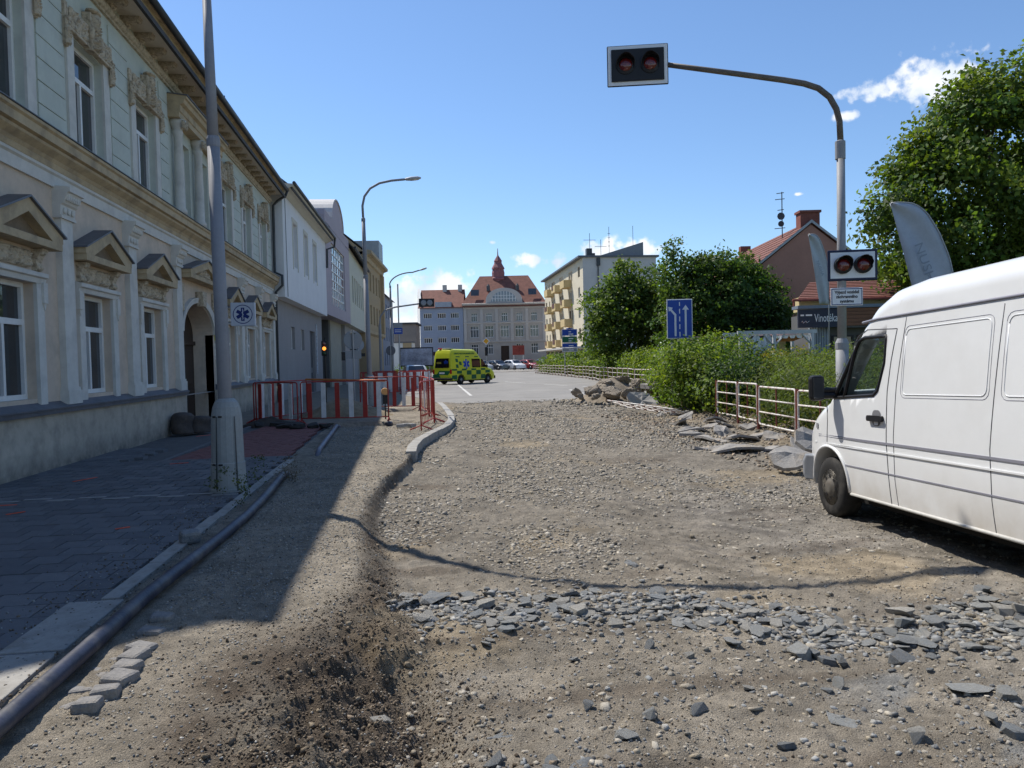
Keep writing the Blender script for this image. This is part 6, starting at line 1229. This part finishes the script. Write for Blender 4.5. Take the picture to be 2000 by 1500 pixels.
tree('tall maple tree towering behind the van at the right edge', (21.5,25.2,0), 3.2, .28, [(0,0,8.2,3.4,3.2,2.9),(-2.6,.2,6.3,2.4,2.2,2.0),(1.5,0,10.2,2.8,2.6,2.2),(-1.4,-.4,10.2,1.3,1.3,1.0),(-2.9,0,8.4,1.0,1.0,.8),(-1.6,.2,4.2,2.2,2.0,1.3),(2.4,-.6,6.2,2.6,2.2,2.3),(-4.3,0,6.5,1.1,1.1,.7),(-2.4,0,3.4,1.4,1.4,1.0)], 560, 105, .34, .15, MG+[(.085,.12,.02)], 41)
tree('dense maple tree behind the lane sign', (18.6,45,0), 1.8, .22, [(0,0,4.9,2.9,2.6,2.6),(-1.9,0,6.2,1.6,1.6,1.5),(1.7,0,4.6,2.4,2.2,2.3),(-2.3,.2,7.7,.7,.7,.8),(.3,0,6.9,2.0,1.8,1.0),(3.2,.3,3.3,1.7,1.6,1.7),(-2.2,0,3.6,1.7,1.6,1.7),(2.3,0,6.0,1.4,1.3,1.0)], 760, 42, .27, .17, [(.08,.14,.03),(.06,.11,.028),(.10,.155,.032)], 42)
tree('lighter bushy tree left of the dense maple', (15.8,54,0), 1.5, .2, [(0,0,4.6,2.6,2.4,2.5),(-1.4,0,5.6,1.7,1.6,1.7),(1.3,0,6.4,1.8,1.7,1.5),(-.4,0,7.6,1.1,1.1,.8),(2.0,0,4.0,2.0,1.9,2.0),(-2.2,0,3.2,1.3,1.3,1.5)], 520, 40, .29, .2, [(.095,.155,.032),(.12,.17,.036),(.075,.13,.03)], 43)
tree('small dark tree left of the terracotta gable', (20.2,43,0), 1.4, .16, [(0,0,3.2,1.7,1.6,1.7),(-1.2,0,2.8,1.4,1.3,1.4),(.7,0,4.3,1.2,1.2,1.0)], 260, 36, .26, .17, [(.035,.065,.02),(.045,.08,.022)], 44)
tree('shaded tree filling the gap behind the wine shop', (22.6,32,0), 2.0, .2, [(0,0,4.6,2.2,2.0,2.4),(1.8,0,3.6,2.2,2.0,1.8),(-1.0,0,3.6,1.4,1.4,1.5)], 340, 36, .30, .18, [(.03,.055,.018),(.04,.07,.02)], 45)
def shrub(name, label, base, lobes, ncl, nper, csig, ls, cols, seed, thin=1., up=.5, cat='shrub'):
    t = thing(name, label, cat, base); b = MB(); r = random.Random(seed)
    for cx, cy, cz, rx, ry, rz in lobes:
        for q in range(3): a = r.uniform(0, 6.28); b.tube([(cx+.1*math.cos(a), cy+.1*math.sin(a), -.1), (cx+rx*.6*math.cos(a), cy+ry*.6*math.sin(a), cz+rz*.4)], [.025,.008], 5)
    b.build('stem', BARK, t); leaves('foliage', t, lobes, ncl, nper, csig, ls, cols, seed, up=up, zmin=.0, thin=thin, fill=.3); return t
HG = [(.13,.19,.03),(.10,.165,.03),(.155,.205,.034),(.08,.135,.026)]
fp = [(11.25,32.6),(12.0,37.5),(12.75,44),(13.6,53),(14.6,64),(15.3,80),(15.7,97)]
def along(y): return float(np.interp(y, [p[1] for p in fp], [p[0] for p in fp]))
lob = [(along(y)+2.1-15, y-70, 1.0+.1*math.sin(y), 1.5, 1.9, 1.15+.12*math.sin(y*1.3)) for y in np.arange(57, 97, 2.6)]
shrub('hedge', 'long clipped green hedge behind the far railing', (15,70,0), lob, 900, 38, .24, .17, HG, 51, cat='hedge')
lob = [(along(y)+1.9-12.5, y-45, .95, 1.35, 1.5, 1.05+.15*math.sin(y*2)) for y in np.arange(34, 57, 1.7)]
shrub('hedge', 'nearer part of the hedge between rubble pile and far railing', (12.5,45,0), lob, 1000, 40, .2, .12, HG, 52, cat='hedge')
shrub('shrub', 'tall wild green shrub below the lane sign', (9.7,23.8,0), [(-.6,-.6,1.0,1.2,1.2,1.05),(.5,.2,1.2,1.3,1.2,1.1),(1.6,1.6,1.1,1.3,1.3,1.1),(.9,4.0,1.1,1.2,1.6,1.1),(1.6,7,1.0,1.3,1.8,1.1),(-1.0,-2.4,.6,.9,1.1,.75),(-.2,2.6,.8,1.0,1.2,.9),(-1.1,-1.2,1.1,.9,.8,1.05),(-1.2,-.2,1.1,.7,.8,1.0)], 800, 40, .19, .085, HG, 53)
shrub('shrub', 'dark leafy shrub with a few pink blooms beside the gap in the railing', (9.6,21.0,0), [(0,0,.75,1.1,1.1,.8),(-.5,1.1,.6,.9,.9,.7),(.9,-.6,.8,1.0,1.1,.75)], 330, 38, .16, .075, [(.035,.075,.03),(.05,.09,.03),(.06,.10,.025)], 54)
shrub('shrub', 'feathery light green shrub behind the near railing', (9.35,16.6,0), [(0,0,.75,1.0,1.3,.8),(.4,1.7,.8,1.1,1.2,.8),(-.2,-1.6,.7,.9,1.3,.75),(-.5,-3.4,.6,.9,1.2,.75),(.9,-.6,.95,1.0,1.3,.8),(-.9,-5.2,.5,.9,1.2,.7)], 900, 46, .16, .10, [(.10,.14,.035),(.085,.125,.035),(.12,.155,.04)], 55, thin=.22, up=.9)
shrub('shrub', 'yellow flowering shrub in front of the gazebo', (10.35,20.6,0), [(0,0,1.25,.45,.5,.55),(.7,.5,1.1,.7,.7,.6),(1.3,-.4,1.0,.7,.7,.6)], 200, 36, .14, .075, [(.09,.14,.025),(.30,.25,.02),(.07,.12,.025)], 56)
shrub('shrub', 'low green shrubs growing in front of the wine shop', (12.6,21.2,0), [(0,0,.8,1.1,1.0,.75),(1.6,.4,.8,1.1,1.0,.8),(3.0,0,.8,1.2,1.0,.8),(-.6,-2.4,.8,1.1,1.2,.8),(1.2,-2.6,.7,1.2,1.2,.8)], 420, 36, .2, .09, HG, 57)
tag(leaves('weeds', None, [(-2.12,11.0,.05,.08,.15,.09),(-2.02,9.5,.02,.06,.4,.03),(-2.5,10.3,.01,.2,.06,.02)], 36, 14, .03, .022, [(.06,.09,.03),(.08,.10,.03)], 61, zmin=.0), 'green weeds sprouting at the foot of the lamp post', 'weeds', kind='stuff')
tag(leaves('dead_grass', None, [(-1.72,10.9,.04,.12,.2,.05)], 16, 14, .05, .06, [(.10,.075,.045),(.07,.05,.03)], 62, zmin=.0, thin=.15), 'tuft of dry roots beside the pipe end', 'dry grass', kind='stuff')
tag(leaves('bank_weeds', None, [(8.6,19.5,.1,.4,2.2,.15),(8.2,15.5,.1,.35,2.2,.15),(9.6,24.5,.1,.6,2.0,.2)], 160, 18, .09, .06, [(.06,.09,.03),(.09,.10,.03)], 63, zmin=.02), 'weeds growing along the foot of the near railing', 'weeds', kind='stuff')
tag(leaves('far_hedge', None, [(-1,118,.7,3,1,.8),(4,120,.7,4,1,.7)], 120, 20, .25, .2, HG, 64, zmin=.1), 'low green planting before the blue house', 'hedge', kind='stuff')
